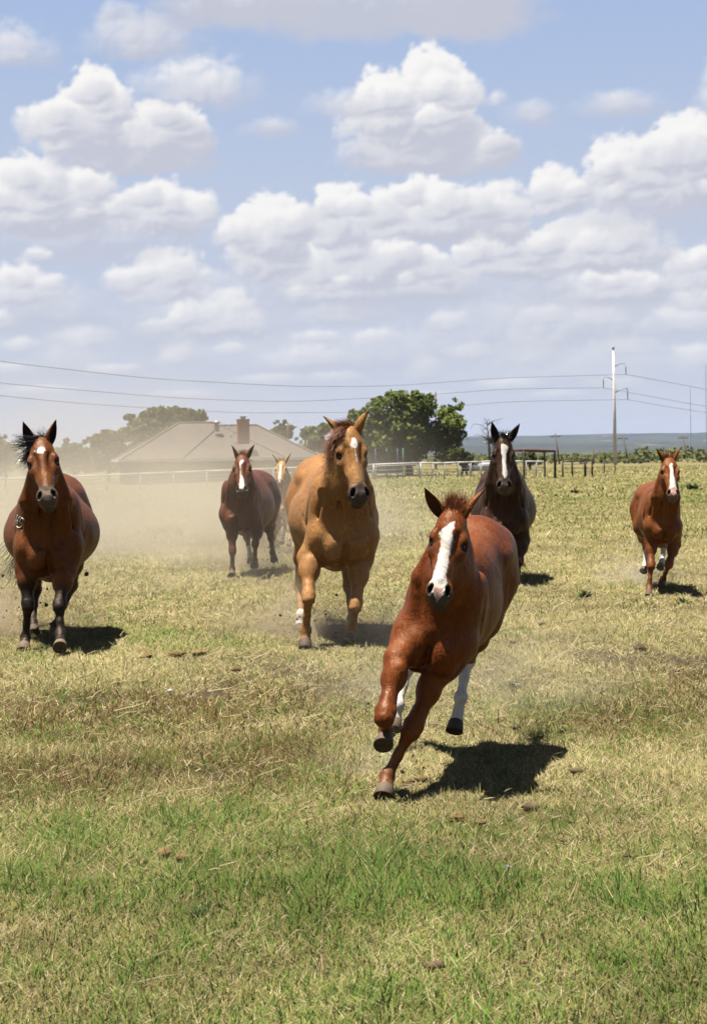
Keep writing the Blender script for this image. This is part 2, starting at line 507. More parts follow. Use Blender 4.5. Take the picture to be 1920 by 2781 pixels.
def build_horse(name, label, sp, coat, inner, hair):
    """sp: photo-measured pose. Local torso axes: x = towards image right, f = forward, u = up"""
    s = sp['s']; psi, th, rho = (math.radians(sp.get(k, 0.0)) for k in ('yaw', 'pitch', 'roll'))
    ef = np.array((-math.sin(psi) * math.cos(th), -math.cos(psi) * math.cos(th), math.sin(th)))
    ex0 = np.array((math.cos(psi), -math.sin(psi), 0.0)); eu0 = np.cross(ef, ex0)
    eu = eu0 * math.cos(rho) + ex0 * math.sin(rho); ex = ex0 * math.cos(rho) - eu0 * math.sin(rho)
    R = np.stack([ex, ef, eu], 1)
    O = W(*sp['chest']) - s * (R @ np.array((0, 0.34, 0.93)))
    L = lambda x, f, u: O + s * (R @ np.array((x, f, u)))
    def tiltx(deg):
        a = math.radians(deg)
        return R @ np.array(((1, 0, 0), (0, math.cos(a), -math.sin(a)), (0, math.sin(a), math.cos(a))))
    B = Body()
    e = lambda c, r, k=0.06, A=None: B.ell(L(*c), R if A is None else A, s * np.array(r), k * s)
    sw, fa = sp.get('sw', 1.0), sp.get('fa', .84)
    bw, bel = sp.get('bw', 1.0), sp.get('bel', 1.0); belz = sp.get('belz', 1.0)
    # trunk: ribcage, belly, back, croup
    e((0, -.28, 1.02), (.270 * bw, .58, .345), .05)
    e((0, -.52, .985 - .03 * belz), (.315 * bel, .53, .335 * belz), .16)
    B.cone(L(0, .04, 1.31), L(0, -.32, 1.285), .095 * s, .135 * s, .10 * s, ex, .75)
    B.cone(L(0, -.30, 1.25), L(0, -.95, 1.24), .17 * s, .19 * s, .12 * s)
    e((0, -1.0, 1.16), (.265 * sp.get('hw', 1.0), .36, .265), .12)
    for q in (-1, 1):
        e((q * .145 * sp.get('hw', 1.0), -1.08, 1.03), (.145, .30, .33), .10)
        e((q * .20, -.86, 1.27), (.05, .09, .045), .07)          # point of hip
        # shoulder blade, point of shoulder, breast
        e((q * .185 * sw, .06, 1.07), (.092, .20, .33), .06, tiltx(-24))
        e((q * .170 * sw, .255, .93), (.100, .115, .140), .075)
        pe = sp.get('pec', 1.0)
        e((q * .090 * sw * pe, .335, .860), (.090 * pe, .080 * pe, .125 * pe), .034)
        e((q * .165 * sw, .19, .80), (.076 * fa / .84, .10, .12), .04)
        e((q * .082 * sw, .235, .755), (.072, .12, .070), .022)
    B.cone(L(0, .16, .82), L(0, -.25, .74), .13 * s, .17 * s, .08 * s)
    # groove down the middle of the breast, and between arm and breast
    B.cut(L(0, .425, .87), tiltx(8), s * np.array((.013, .070, .16)), .040 * s)
    for q in (-1, 1):
        B.cut(L(q * .11 * sw, .335, .735), R, s * np.array((.07, .045, .009)), .045 * s)
        B.cut(L(q * .275 * sw, .10, 1.02), tiltx(-24), s * np.array((.012, .022, .24)), .03 * s)
    # neck
    hs = sp['hs']; P = W(*sp['poll']); Mz = sp['muz']
    Lh = 0.615 * hs
    M = W(Mz[0], Mz[1], sp['poll'][2])
    dm = sp['poll'][2]
    for _ in range(12):
        M = W(Mz[0], Mz[1], dm)
        flat = math.hypot(M[0] - P[0], M[2] - P[2])
        dm = sp['poll'][2] - math.sqrt(max(Lh * Lh - flat * flat, (0.12 * Lh) ** 2))
    M = W(Mz[0], Mz[1], dm)
    yh = unit(M - P); a = math.radians(sp.get('hyaw', 0.0))
    xh = np.array((math.cos(a), math.sin(a), math.tan(math.radians(sp.get('hroll', 0.0))))); xh = unit(xh - yh * (xh @ yh))
    zh = np.cross(xh, yh)
    if zh[1] > 0: zh = -zh
    Hm = np.stack([xh, yh, zh], 1)
    hd = lambda x, y, z: P + hs * (Hm @ np.array((x, y, z)))
    n0, n1 = L(0, .02, 1.13), L(0, .27, 1.30) * .5 + (hd(0, .06, -.12) * .55 + L(0, .12, 1.14) * .45) * .5
    n2 = hd(0, .10, -.15)
    nw = sp.get('nw', 1.0)
    B.cone(L(0, .10, 1.05), n1, .245 * s, .195 * s, .12 * s, ex, .74 * nw)
    B.cone(n1, n2, .190 * s, .125 * hs, .10 * s, xh, .66 * nw)
    B.cone(L(0, -.12, 1.30), n1 + eu * .12 * s - ef * .05 * s, .075 * s, .07 * s, .10 * s)     # crest
    B.cone(n1 + eu * .13 * s - ef * .05 * s, hd(0, .01, -.10), .065 * s, .055 * hs, .08 * s)
    B.cone(hd(0, .16, -.20), L(0, .30, 1.02), .055 * s, .085 * s, .06 * s)      # windpipe
    for q in (-1, 1):
        # strap muscles of the neck running down to the point of the shoulder, and the groove beside the windpipe
        a0, a1 = hd(q * .062, .10, -.17), L(q * .135 * sw, .285, .985)
        mid_ = a0 * .5 + a1 * .5 + ex * q * .055 * s * nw
        B.chain([a0, mid_, a1], [.040 * hs, .058 * s, .062 * s], .026 * s)
        g0, g1 = hd(q * .034, .20, -.225), L(q * .060, .375, 1.00)
        gd = unit(g1 - g0); gx = unit(np.cross(gd, ef))
        if sp.get('grooves', True): B.cut((g0 + g1) / 2 + ef * .012, np.stack([gx, np.cross(gd, gx), gd], 1), np.array((.009 * s, .016 * s, .5 * np.linalg.norm(g1 - g0))), .050 * s)
        # groove in front of the shoulder blade and the line of the triceps
        if not sp.get('grooves', True): continue
        B.cut(L(q * .180 * sw, .275, 1.09), tiltx(-24), s * np.array((.009, .008, .16)), .055 * s)
        B.cut(L(q * .268 * sw, .10, .90), tiltx(48), s * np.array((.010, .010, .15)), .045 * s)
    # head
    h = lambda c, r, k=.03, A=None: B.ell(hd(*c), Hm if A is None else A, hs * np.array(r), k * hs)
    def hrot(az=0, ax_=0, ay=0):
        m = Matrix.Rotation(math.radians(az), 3, 'Z') @ Matrix.Rotation(math.radians(ax_), 3, 'X') @ Matrix.Rotation(math.radians(ay), 3, 'Y')
        return Hm @ np.array(m)
    h((0, .070, -.080), (.086, .105, .085), .04)
    h((0, .150, -.048), (.098, .120, .052), .04)
    B.cone(hd(0, .16, -.052), hd(0, .47, -.040), .060 * hs, .042 * hs, .04 * hs, xh, 1.0)
    B.cone(hd(0, .20, -.10), hd(0, .47, -.075), .078 * hs, .050 * hs, .05 * hs)
    for q in (-1, 1):
        h((q * .090, .185, -.052), (.032, .040, .030), .035)                       # brow
        h((q * .086, .245, -.090), (.036, .07, .045), .04)
        h((q * .060, .215, -.165), (.042, .130, .095), .03, hrot(az=q * 4))         # cheek
        B.cone(hd(q * .084, .235, -.092), hd(q * .056, .385, -.072), .015 * hs, .011 * hs, .022 * hs)   # facial crest
        h((q * .044, .520, -.048), (.038, .060, .046), .018, hrot(az=q * -16))       # nostril wing
        B.cut(hd(q * .109, .226, -.056), hrot(ay=q * 20), hs * np.array((.022, .026, .022)), .016 * hs)
        B.cut(hd(q * .058, .240, -.012), Hm, hs * np.array((.020, .085, .016)), .03 * hs)
    B.cone(hd(0, .28, -.175), hd(0, .50, -.115), .058 * hs, .040 * hs, .04 * hs)
    h((0, .545, -.062), (.060, .058, .052), .035)
    h((0, .585, -.082), (.060, .036, .046), .025)
    h((0, .580, -.126), (.050, .042, .032), .016)
    h((0, .535, -.130), (.040, .06, .030), .03)
    B.cut(hd(0, .60, -.108), hrot(ax_=-18), hs * np.array((.062, .050, .005)), .008 * hs)
    for q in (-1, 1):
        B.cut(hd(q * .056, .538, -.018), hrot(az=q * -26, ay=q * 34), hs * np.array((.016, .036, .034)), .010 * hs)
    # legs
    ls = sp.get('ls', s)
    legs = {}
    hoofs = []
    for nm in ('FL', 'FR', 'HL', 'HR'):
        J = [W(*j) for j in sp[nm]]
        q = -1 if nm[1] == 'L' else 1
        front = nm[0] == 'F'
        if front:
            if len(J) == 4: J = [L(q * .165, .10, .80)] + J
            E, K, Fe, Co, T = J
            top = L(q * .170 * sw, .18, .92)
            B.cone(top, E, .115 * s, .098 * ls * fa, .06 * s)
            m1 = E * .62 + K * .38
            lat = unit(np.cross(K - E, ef))
            B.cone(E, m1, .098 * ls * fa, .083 * ls * fa, .045 * ls)
            kn = sp.get('kn', 1.0); ak = K + unit(E - K) * .085 * ls
            B.cone(m1, ak, .080 * ls * fa, .043 * ls, .05 * ls)
            B.cone(ak, K, .042 * ls, .044 * ls, .03 * ls)
            B.ell(E * .74 + K * .26 + ef * .025 * ls + lat * q * 0.02, R, ls * fa * np.array((.080, .07, .12)), .035 * ls)
            kd = unit(Fe - K)
            ka = unit(K - E)
            B.ell(K + ka * .005 * ls, np.stack([lat, np.cross(ka, lat), ka], 1), ls * kn * np.array((.050, .046, .078)), .030 * ls)
            B.ell(K + ka * .048 * ls, np.stack([lat, np.cross(ka, lat), ka], 1), ls * kn * np.array((.046, .043, .03)), .022 * ls)
            for w_ in (-1, 1):
                B.ell(K + lat * w_ * .036 * ls * kn + ef * .012 * ls - ka * .012 * ls, R, ls * kn * np.array((.018, .022, .026)), .010 * ls)
                B.ell(K + lat * w_ * .030 * ls * kn + ka * .045 * ls + ef * .010 * ls, R, ls * kn * np.array((.016, .020, .018)), .010 * ls)
                B.cut(K * .45 + Fe * .55 + lat * w_ * .036 * ls - ef * .008 * ls, np.stack([lat, np.cross(kd, lat), kd], 1), ls * np.array((.008, .008, .09)), .014 * ls)
            B.chain([K, K * .7 + Fe * .3, K * .4 + Fe * .6, Fe], [.040 * ls, .029 * ls, .027 * ls, .034 * ls], .025 * ls)
            B.cone(K - ef * .014 * ls, Fe - ef * .020 * ls, .026 * ls, .024 * ls, .015 * ls)
        else:
            if len(J) == 4: J = [L(q * .165, -.82, .80)] + J
            E, K, Fe, Co, T = J
            B.cone(L(q * .15, -1.02, 1.02), E, .19 * s, .135 * s, .09 * s)
            B.cone(L(q * .14, -1.18, .98), E * .55 + K * .45, .14 * s, .085 * ls, .09 * s)
            m1 = E * .55 + K * .45
            B.cone(E, m1, .125 * ls, .082 * ls, .06 * ls)
            B.cone(m1, K, .078 * ls, .048 * ls, .05 * ls)
            ka = unit(Fe - K); lat = unit(np.cross(ka, ef))
            B.ell(K, np.stack([lat, np.cross(ka, lat), ka], 1), ls * np.array((.050, .06, .072)), .03 * ls)
            B.chain([K, K * .5 + Fe * .5, Fe], [.044 * ls, .030 * ls, .032 * ls], .03 * ls)
            B.cone(K - ef * .02 * ls, Fe - ef * .018 * ls, .026 * ls, .023 * ls, .015 * ls)
        Co = T + unit(Co - T) * min(np.linalg.norm(Co - T), .082 * ls)
        B.ell(Fe, R, ls * np.array((.046, .047, .046)), .018 * ls)
        B.ell(Fe - ef * .028 * ls, R, ls * np.array((.030, .026, .032)), .02 * ls)
        B.cone(Fe, Co, .033 * ls, .040 * ls, .018 * ls)
        B.cone(Co, Co + unit(T - Co) * .018 * ls, .046 * ls, .048 * ls, .012 * ls)
        legs[nm] = [E, K, Fe, Co, T]
        hoofs.append((nm, Co, T))
    for f in sp.get('extra', []): f(B, L, R, s, hd, Hm, hs, legs, ef, ex, eu)
    V, Q = B.surface(sp['res'])
    # ---- coat fields
    N = len(V)
    A = {k: np.zeros(N) for k in ('pale', 'muzzle', 'dark', 'pink', 'hole', 'dusty')}
    A['white'] = np.full(N, -1.0)
    hc = (V - P) @ Hm / hs
    inhead = (hc[:, 1] > -.05) & (hc[:, 1] < .7) & (np.abs(hc[:, 0]) < .16) & (hc[:, 2] > -.3) & (hc[:, 2] < .08)
    if 'blaze' in sp:
        for poly in sp['blaze']:
            w = poly_sd(hc[:, 0], hc[:, 1], poly) * hs
            w = np.where(inhead & (hc[:, 2] > -.105), w, -1.0)
            A['white'] = np.maximum(A['white'], w)
    mz = np.clip((hc[:, 1] - sp.get('mz0', .44)) / sp.get('mzw', .07), 0, 1) * inhead
    A['muzzle'] = mz * sp.get('mz', 1.0)
    if 'pinkpoly' in sp:
        A['pink'] = np.where(inhead & (hc[:, 2] > -.13), np.clip(.5 + poly_sd(hc[:, 0], hc[:, 1], sp['pinkpoly']) * 30, 0, 1), 0)
    A['pale'] = sp.get('palem', 0.55) * np.clip(1 - np.abs(hc[:, 1] - .40) / .12, 0, 1) * inhead * np.clip((hc[:, 2] + .2) / .1, 0, 1)
    for q in (-1, 1):
        dn = np.linalg.norm(((V - hd(q * .056, .538, -.022)) @ hrot(az=q * -26, ay=q * 34)) / hs / np.array((.019, .040, .040)), axis=1)
        A['hole'] = np.maximum(A['hole'], np.clip((1.12 - dn) / .22, 0, 1))
        de = np.linalg.norm((hc - np.array((q * .106, .226, -.060))) / np.array((.030, .034, .030)), axis=1)
        A['hole'] = np.maximum(A['hole'], 0.85 * np.clip((1.25 - de) / .35, 0, 1))  # lid shade painted as a dark ring round the eye
    dm_ = np.abs(hc[:, 2] + .108 + .32 * (hc[:, 1] - .60))
    A['hole'] = np.maximum(A['hole'], 0.6 * np.clip(1 - dm_ / .006, 0, 1) * (hc[:, 1] > .545) * inhead)
    for nm, J in legs.items():
        d, par = seg_dist(V, J)
        tot = sum(np.linalg.norm(J[i + 1] - J[i]) for i in range(4)); up = tot - par      # height along the leg above the toe
        near = d < .11 * ls
        if nm in sp.get('sock', {}):
            A['white'] = np.maximum(A['white'], np.where(near, (sp['sock'][nm] - up) * .6, -1.0))
        if nm in sp.get('black', {}):
            A['dark'] = np.maximum(A['dark'], np.where(near, np.clip((sp['black'][nm] - up) / .30 + .5, 0, 1), 0))
        A['dusty'] = np.maximum(A['dusty'], np.where(near, np.clip((.34 - up) / .25, 0, 1) * sp.get('dusty', .6), 0))
    if 'topdark' in sp:
        A['dark'] = np.maximum(A['dark'], sp['topdark'])
    root = bpy.data.objects.new(name, None)
    g0 = np.array((O[0], O[1], 0.0)); root.location = g0; root.empty_display_size = 0.3
    link(root); tag(root, label, sp.get('cat', 'horse'), sp.get('group'))
    off = -g0
    body = mesh_obj('body', V + off, Q, coat, root, True, A)
    for q, (tip, dirn) in zip((-1, 1), sp['ears']):
        tp = W(*tip)
        ear_mesh(hd(q * .058, .035, -.075) + off, tp + off, Hm @ np.array(dirn), sp.get('earw', .043) * hs, -q * .02, [coat, inner], root)
    for q in (-1, 1):
        c = hd(q * .084, .226, -.064)
        me_v, me_f = sphere(.0255 * hs, 10, 14)
        mesh_obj('eye', me_v @ (Hm * np.array((1, 1.15, 1))).T + c + off, me_f, EYE, root)
    for nm, Co, T in hoofs:
        hoof_mesh(Co + off, T + off, ef, .050 * ls, HOOF, root, sp.get('hoof', {}).get(nm, .35))
    return dict(root=root, off=off, L=L, R=R, hd=hd, Hm=Hm, hs=hs, s=s, ef=ef, ex=ex, eu=eu, V=V, Q=Q, legs=legs, hair=hair, n1=n1, P=P, O=O)


def sphere(r, nv, nu):
    V = [(0, 0, r)]
    for i in range(1, nv):
        a = math.pi * i / nv
        for j in range(nu):
            b = 2 * math.pi * j / nu
            V.append((r * math.sin(a) * math.cos(b), r * math.sin(a) * math.sin(b), r * math.cos(a)))
    V.append((0, 0, -r)); f = []
    for j in range(nu): f.append((0, 1 + j, 1 + (j + 1) % nu))
    for i in range(nv - 2):
        for j in range(nu):
            a, b = 1 + i * nu + j, 1 + i * nu + (j + 1) % nu
            f.append((a, a + nu, b + nu, b))
    last = len(V) - 1
    for j in range(nu): f.append((last, 1 + (nv - 2) * nu + (j + 1) % nu, 1 + (nv - 2) * nu + j))
    return np.array(V), f


def crest_points(h, n, t0, t1, r):
    """root points along the top of the neck, poll to withers"""
    a, b, c = h['hd'](0, .02, -.10) + h['Hm'][:, 1] * -.03, h['n1'] + h['eu'] * .17 * h['s'], h['L'](0, -.05, 1.39)
    t = r.uniform(t0, t1, n)[:, None]
    p = np.where(t < .5, a + (b - a) * t * 2, b + (c - b) * (t * 2 - 1))
    return p + h['ex'] * r.normal(0, .012, n)[:, None]


def tail(h, mat, n=90, length=.75, dirn=(0, -.35, -.9), width=.006, seed=3, curl=.03):
    r = np.random.default_rng(seed)
    d0 = h['L'](0, -1.36, 1.20)
    dirw = h['R'] @ np.array(dirn)
    roots = d0 + r.normal(0, .022, (n, 3)) + np.outer(r.uniform(0, .22, n), unit(dirw))
    return strands('tail', roots + h['off'], np.tile(dirw, (n, 1)), length * np.ones(n), width, mat, h['root'], seg=7, gravity=.6, curl=curl, jitter=.10, seed=seed)

# ------------------------------------------------------------------ sky: a band of fair-weather cumulus 16 km out, all round
_perm = np.random.default_rng(5).permutation(4096)
_grad = np.random.default_rng(6).uniform(0, 2 * np.pi, 4096)


def perlin(x, y, seed=0):
    xi, yi = np.floor(x).astype(np.int64), np.floor(y).astype(np.int64)
    fx, fy = x - xi, y - yi
    u, v = fx * fx * fx * (fx * (fx * 6 - 15) + 10), fy * fy * fy * (fy * (fy * 6 - 15) + 10)
    def g(ix, iy, dx, dy):
        hsh = _perm[(_perm[(ix + seed * 131) & 4095] + iy + seed * 57) & 4095]
        a = _grad[hsh]
        return np.cos(a) * dx + np.sin(a) * dy
    n00, n10 = g(xi, yi, fx, fy), g(xi + 1, yi, fx - 1, fy)
    n01, n11 = g(xi, yi + 1, fx, fy - 1), g(xi + 1, yi + 1, fx - 1, fy - 1)
    return ((n00 * (1 - u) + n10 * u) * (1 - v) + (n01 * (1 - u) + n11 * u) * v) * 1.5


def fbm(x, y, oct=4, seed=0, rough=0.5, billow=False):
    r, a, tot = 0.0, 1.0, 0.0
    for i in range(oct):
        n = perlin(x * 2 ** i, y * 2 ** i, seed + i)
        r = r + a * (np.abs(n) if billow else n); tot += a; a *= rough
    return r / tot


def sstep(x, a, b):
    t = np.clip((x - a) / (b - a), 0, 1); return t * t * (3 - 2 * t)


def SB(x0, x1, yt, yb, g=0.0):      # a cumulus read off the photo (1596 px wide): left, right, top, base -> milliradians of azimuth and elevation
    b = (yb - yt) / 1.75; x, y, a = (x0 + x1) / 2, yt + .85 * b, (x1 - x0) / 2
    dx, dy = x / 0.83125 - 960.0, y / 0.83125 - HOR
    u, v = dx * cr - dy * sr, dx * sr + dy * cr
    k = 1000.0 / FOC
    return (u * k, -v * k, a / 0.83125 * k, b / 0.83125 * k, g)


far_b = [SB(*b) for b in [(100, 290, 730, 800), (345, 470, 765, 830), (590, 800, 775, 832), (780, 910, 735, 782), (945, 1070, 700, 750), (1110, 1290, 740, 832), (1170, 1280, 688, 735), (1280, 1420, 690, 742),
                          (1430, 1640, 690, 765), (1490, 1640, 780, 835), (910, 1010, 800, 860), (460, 570, 775, 805), (0, 110, 760, 800), (-60, 90, 820, 850), (190, 330, 820, 850), (520, 700, 840, 868), (690, 840, 835, 862),
                          (1060, 1250, 850, 880), (1300, 1480, 850, 880), (640, 900, 680, 735, .2), (300, 420, 720, 760, .2), (1300, 1500, 760, 810), (0, 200, 870, 892), (330, 520, 880, 900), (850, 1050, 880, 900), (1180, 1330, 880, 900), (1000, 1130, 770, 815), (650, 780, 745, 775)]]
low_b = [SB(*b) for b in [(-30, 155, 595, 705), (390, 630, 650, 772), (1270, 1500, 600, 692), (1490, 1660, 555, 665), (640, 860, 612, 685, .1), (265, 500, 550, 694), (860, 1100, 600, 680, .25), (-40, 60, 700, 760, .2), (1500, 1660, 640, 710), (60, 130, 560, 600, .2)]]
mid_b = [SB(*b) for b in [(505, 690, 500, 640), (600, 1040, 520, 655, .1), (1020, 1300, 500, 640), (1170, 1520, 480, 625), (520, 700, 430, 590), (690, 840, 398, 570), (780, 1140, 392, 555), (1050, 1210, 400, 560, .1),
                          (-40, 190, 355, 545), (100, 270, 375, 545), (235, 495, 402, 540), (-60, 300, 440, 545, .35), (1175, 1330, 378, 490), (1300, 1460, 305, 490), (1400, 1680, 262, 492), (1330, 1640, 380, 495, .15)]]
near_b = [SB(*b) for b in [(760, 1180, 265, 398, .45), (100, 500, 285, 398, .45), (80, 330, 200, 368), (120, 300, 150, 345), (250, 500, 230, 360, .1), (760, 1070, 185, 340), (870, 1062, 96, 335), (770, 960, 150, 320), (940, 1080, 190, 345, .15)]]
veil_b = [SB(*b) for b in [(290, 600, 128, 250, .12), (690, 895, 198, 268, .4), (555, 690, 262, 314, .5), (1060, 1185, 290, 395, .5), (-60, 145, 68, 172, .35), (195, 470, 30, 148, .5), (230, 300, 5, 60, .5), (370, 1240, -110, 92, .75), (860, 1230, -100, 98, .75), (300, 760, -110, 70, .6),
                           (1135, 1265, 225, 292, .5), (1295, 1505, 212, 280, .45), (1095, 1150, 205, 250, .3), (1540, 1660, 200, 280, .3), (1565, 1640, 140, 260, .15)]]
grey_b = [SB(*b) for b in [(480, 1160, 540, 720, .55), (-60, 480, 470, 600, .5), (1080, 1640, 540, 720, .5), (250, 700, 640, 790, .45), (900, 1640, 660, 800, .45), (-60, 300, 640, 760, .45), (400, 1200, 740, 850, .4), (1200, 1660, 400, 540, .5), (60, 300, 780, 860, .4), (1000, 1640, 790, 880, .4)]]


ALLB = [(b, .75, .30, 3.4) for b in grey_b] + [(b, .80, .42, 1.7) for b in far_b] + [(b, .90, .25, 1.4) for b in low_b] + [(b, .85, .0, 2.4) for b in veil_b] + [(b, .96, .10, 1.1) for b in mid_b] + [(b, .97, .0, 1.0) for b in near_b]
_r = np.random.default_rng(17)
PUFFS = []
for (b, dens, fade, soft) in ALLB:
    cu, cv, a, bb, gr = b
    PUFFS.append((cu, cv, a, bb, gr, dens, fade, soft))
    if soft > 1.5: continue
    nk = int(np.clip(a / 7.0, 0, 4))
    for k_ in range(nk):                     # smaller heads piled along the top
        x = _r.uniform(-.85, .85); top = math.sqrt(1 - x * x)
        sz = min(a, bb) * _r.uniform(.40, .62)
        PUFFS.append((cu + x * a, cv - bb * .5 + bb * (.30 + .70 * _r.uniform(.3, .9)) * top, sz * 1.25, sz, gr, dens, fade, soft))
PUFFS.sort(key=lambda q: q[1] - q[3] * .9)


def sky_noise(U, V):
    return dict(wx=fbm(U / 26, V / 26, 5, 1, .55), wy=fbm(U / 26 + 9.3, V / 26 + 4.1, 5, 8, .55), w2=fbm(U / 9, V / 9, 4, 15, .55), w3=fbm(U / 9 + 5, V / 9 + 2, 4, 16, .55),
                bl=fbm(U / 15 + 3, V / 12.5, 5, 22, .46, True), fi=fbm(U / 4, V / 3.4, 3, 33, .55))


def cloud_field(U, V, n, m, cu, cv, a, b):
    sz = min(a, b); amp = min(max(.42 * sz, .8), 8.0)
    pu = U[m] + n['wx'][m] * amp * 1.5 + n['w2'][m] * amp * .5
    pv = V[m] + n['wy'][m] * amp * .9 + n['w3'][m] * amp * .4
    qx, qy = (pu - cu) / a, (pv - (cv - b * .5)) / (b * 1.35)
    qb = np.where(qy < 0, -qy * 3.4, qy)
    d = (np.sqrt(qx * qx + qb * qb) - 1) * sz
    return amp * (n['bl'][m] * 1.3 - .36) * .8 + amp * .13 * n['fi'][m] - d, np.clip(qy, -.3, 1.05), qx


def sky_colour(az, V):
    """az in radians, V = 1000 tan(elevation): linear colour of the sky in that direction"""
    per = 440.0; A = np.array
    U = per / 2 - np.abs(((az * 1000.0 + per / 2) % (2 * per)) - per)
    t = np.clip((V - 20) / 260.0, 0, 1.6)[..., None]
    lo, md, hi = A((.600, .635, .725)), A((.505, .585, .745)), A((.365, .490, .745))
    rgb = np.where(t < .5, lo + (md - lo) * (t / .5), md + (hi - md) * np.clip((t - .5) / .5, 0, 1.3))
    st = 4.0
    n1, n2 = sky_noise(U, V), sky_noise(U - st * .6, V + st * .8)
    lit, mid_, dark = A((.965, .95, .925)), A((.735, .74, .785)), A((.555, .572, .66))
    tone = fbm(U / 24, V / 18, 4, 50)
    for (cu, cv, a, b, gr, dens, fade, soft) in PUFFS:
        m = (np.abs(U - cu) < a * 1.7 + 6) & (np.abs(V - cv) < b * 2.1 + 6)
        if not m.any(): continue
        f, rel, qx = cloud_field(U, V, n1, m, cu, cv, a, b)
        f2, _, _ = cloud_field(U - st * .6, V + st * .8, n2, m, cu, cv, a, b)
        sz = min(a, b); sf = soft * np.clip(.30 * sz, 1.0, 4.0) * (1.9 - 1.15 * np.clip(rel * 1.6, 0, 1))
        al = sstep(f, -sf * .35, sf) * dens * (1.0 if sz > 3 else .8)
        g = np.clip((f - f2) / st, -1.3, 1.3)
        lum = .53 + .13 * g + .70 * (rel - .33) - .13 * qx - gr * .6 + .08 * np.exp(-np.maximum(f, 0) / 2.0) + .16 * tone[m]
        lum = np.clip(lum, 0, 1)[:, None]
        c = np.where(lum < .5, dark + (mid_ - dark) * sstep(lum, 0, .5), mid_ + (lit - mid_) * sstep(lum, .45, .95))
        fd = (fade * (1 - np.clip(V[m] / 150.0, 0, .8)))[:, None]
        c = c * (1 - fd) + A((.60, .632, .725)) * fd
        rgb[m] = rgb[m] * (1 - al[:, None]) + c * al[:, None]
    hi_ = V > 285
    if hi_.any():
        n = fbm(U / 90 + 3, V / 60, 5, 40)
        al = (sstep(n, .02, .22) * sstep(V, 285, 330) * .85)[..., None]
        rgb = rgb * (1 - al) + A((.72, .725, .77)) * al
    return rgb


def sky_block(az0, az1, n, v0, v1, m):
    az = np.linspace(az0, az1, n); v = np.linspace(v0, v1, m)
    Az, Vv = np.meshgrid(az, v, indexing='ij')
    col = sky_colour(Az, Vv) / 2.0 ** EXPO
    R_ = 16000.0
    P = np.stack([R_ * np.sin(Az), R_ * np.cos(Az), HGT + R_ * Vv / 1000.0], -1).reshape(-1, 3)
    i = (np.arange(n - 1)[:, None] * m + np.arange(m - 1)[None, :]).ravel()
    Q = np.stack([i, i + 1, i + m + 1, i + m], 1)
    return P, Q, col.reshape(-1, 3), np.clip((620.0 - Vv.ravel()) / 200.0, 0, 1)


blocks = [sky_block(-.235, .235, 410, -20, 300, 280), sky_block(-.235, .235, 60, 300, 620, 40),
          sky_block(.235, 2 * math.pi - .235, 380, -20, 620, 95)]
PV, PQ, PC, PA, o_ = [], [], [], [], 0
for P_, Q_, c_, a_ in blocks:
    PV.append(P_); PQ.append(Q_ + o_); PC.append(c_); PA.append(a_); o_ += len(P_)
skm, t, out = new_mat('sky_air')
em = t.node('ShaderNodeEmission'); t.link(t.attr('tone', 'Vector'), em.inputs['Color'])
tr = t.node('ShaderNodeBsdfTransparent'); mx = t.node('ShaderNodeMixShader')
t.link(t.attr('cover'), mx.inputs[0]); t.link(tr.outputs[0], mx.inputs[1]); t.link(em.outputs[0], mx.inputs[2])
t.link(mx.outputs[0], out.inputs['Surface'])
skm.cycles.emission_sampling = 'NONE'
sky_band = mesh_obj('sky', np.concatenate(PV), np.concatenate(PQ), skm, None, True, {'tone': np.concatenate(PC), 'cover': np.concatenate(PA)})
tag(sky_band, 'blue summer sky with rows of white cumulus clouds', 'sky', kind='structure')

# ------------------------------------------------------------------ the herd
def inner_mat(name, c):
    return plain(name, c, 0.8, 0.2, 0.3, 60.0)


chestnut = coat_material('chestnut_coat', (0.205, 0.049, 0.0065), (0.29, 0.098, 0.020), (0.135, 0.028, 0.0045), muzzle=(0.085, 0.068, 0.055))
sorrel = coat_material('sorrel_coat', (0.385, 0.186, 0.062), (0.47, 0.260, 0.10), (0.305, 0.134, 0.040), muzzle=(0.075, 0.055, 0.049))
bay = coat_material('bay_coat', (0.175, 0.050, 0.0075), (0.25, 0.095, 0.022), (0.100, 0.024, 0.0045), muzzle=(0.10, 0.078, 0.055))
liver = coat_material('liver_coat', (0.1281, 0.0329, 0.0122), (0.1952, 0.0671, 0.0268), (0.0830, 0.0195, 0.0085), muzzle=(0.0488, 0.0366, 0.0305))
seal = coat_material('seal_brown_coat', (0.0440, 0.0173, 0.0087), (0.0847, 0.0395, 0.0185), (0.0271, 0.0107, 0.0060), muzzle=(0.0870, 0.0643, 0.0529))
palomino = coat_material('palomino_coat', (0.50, 0.29, 0.10), (0.66, 0.46, 0.22), (0.40, 0.21, 0.07), muzzle=(0.16, 0.11, 0.09))
redfoal = coat_material('red_foal_coat', (0.215, 0.064, 0.0110), (0.29, 0.115, 0.030), (0.150, 0.040, 0.0075), muzzle=(0.17, 0.11, 0.085))
in_red = inner_mat('ear_lining_red', (0.12, 0.040, 0.014))
in_dark = inner_mat('ear_lining_dark', (0.0186, 0.0112, 0.0087))
in_gold = inner_mat('ear_lining_gold', (0.1612, 0.0744, 0.0279))
h_red = hair_material('red_hair', (0.22, 0.056, 0.014), (0.40, 0.125, 0.036))
h_black = hair_material('black_hair', (0.0037, 0.0031, 0.0037), (0.0186, 0.0161, 0.0174), 0.3)
h_auburn = hair_material('auburn_hair', (0.24, 0.070, 0.022), (0.46, 0.175, 0.06))
h_cream = hair_material('cream_hair', (0.5, 0.38, 0.23), (0.75, 0.66, 0.52))

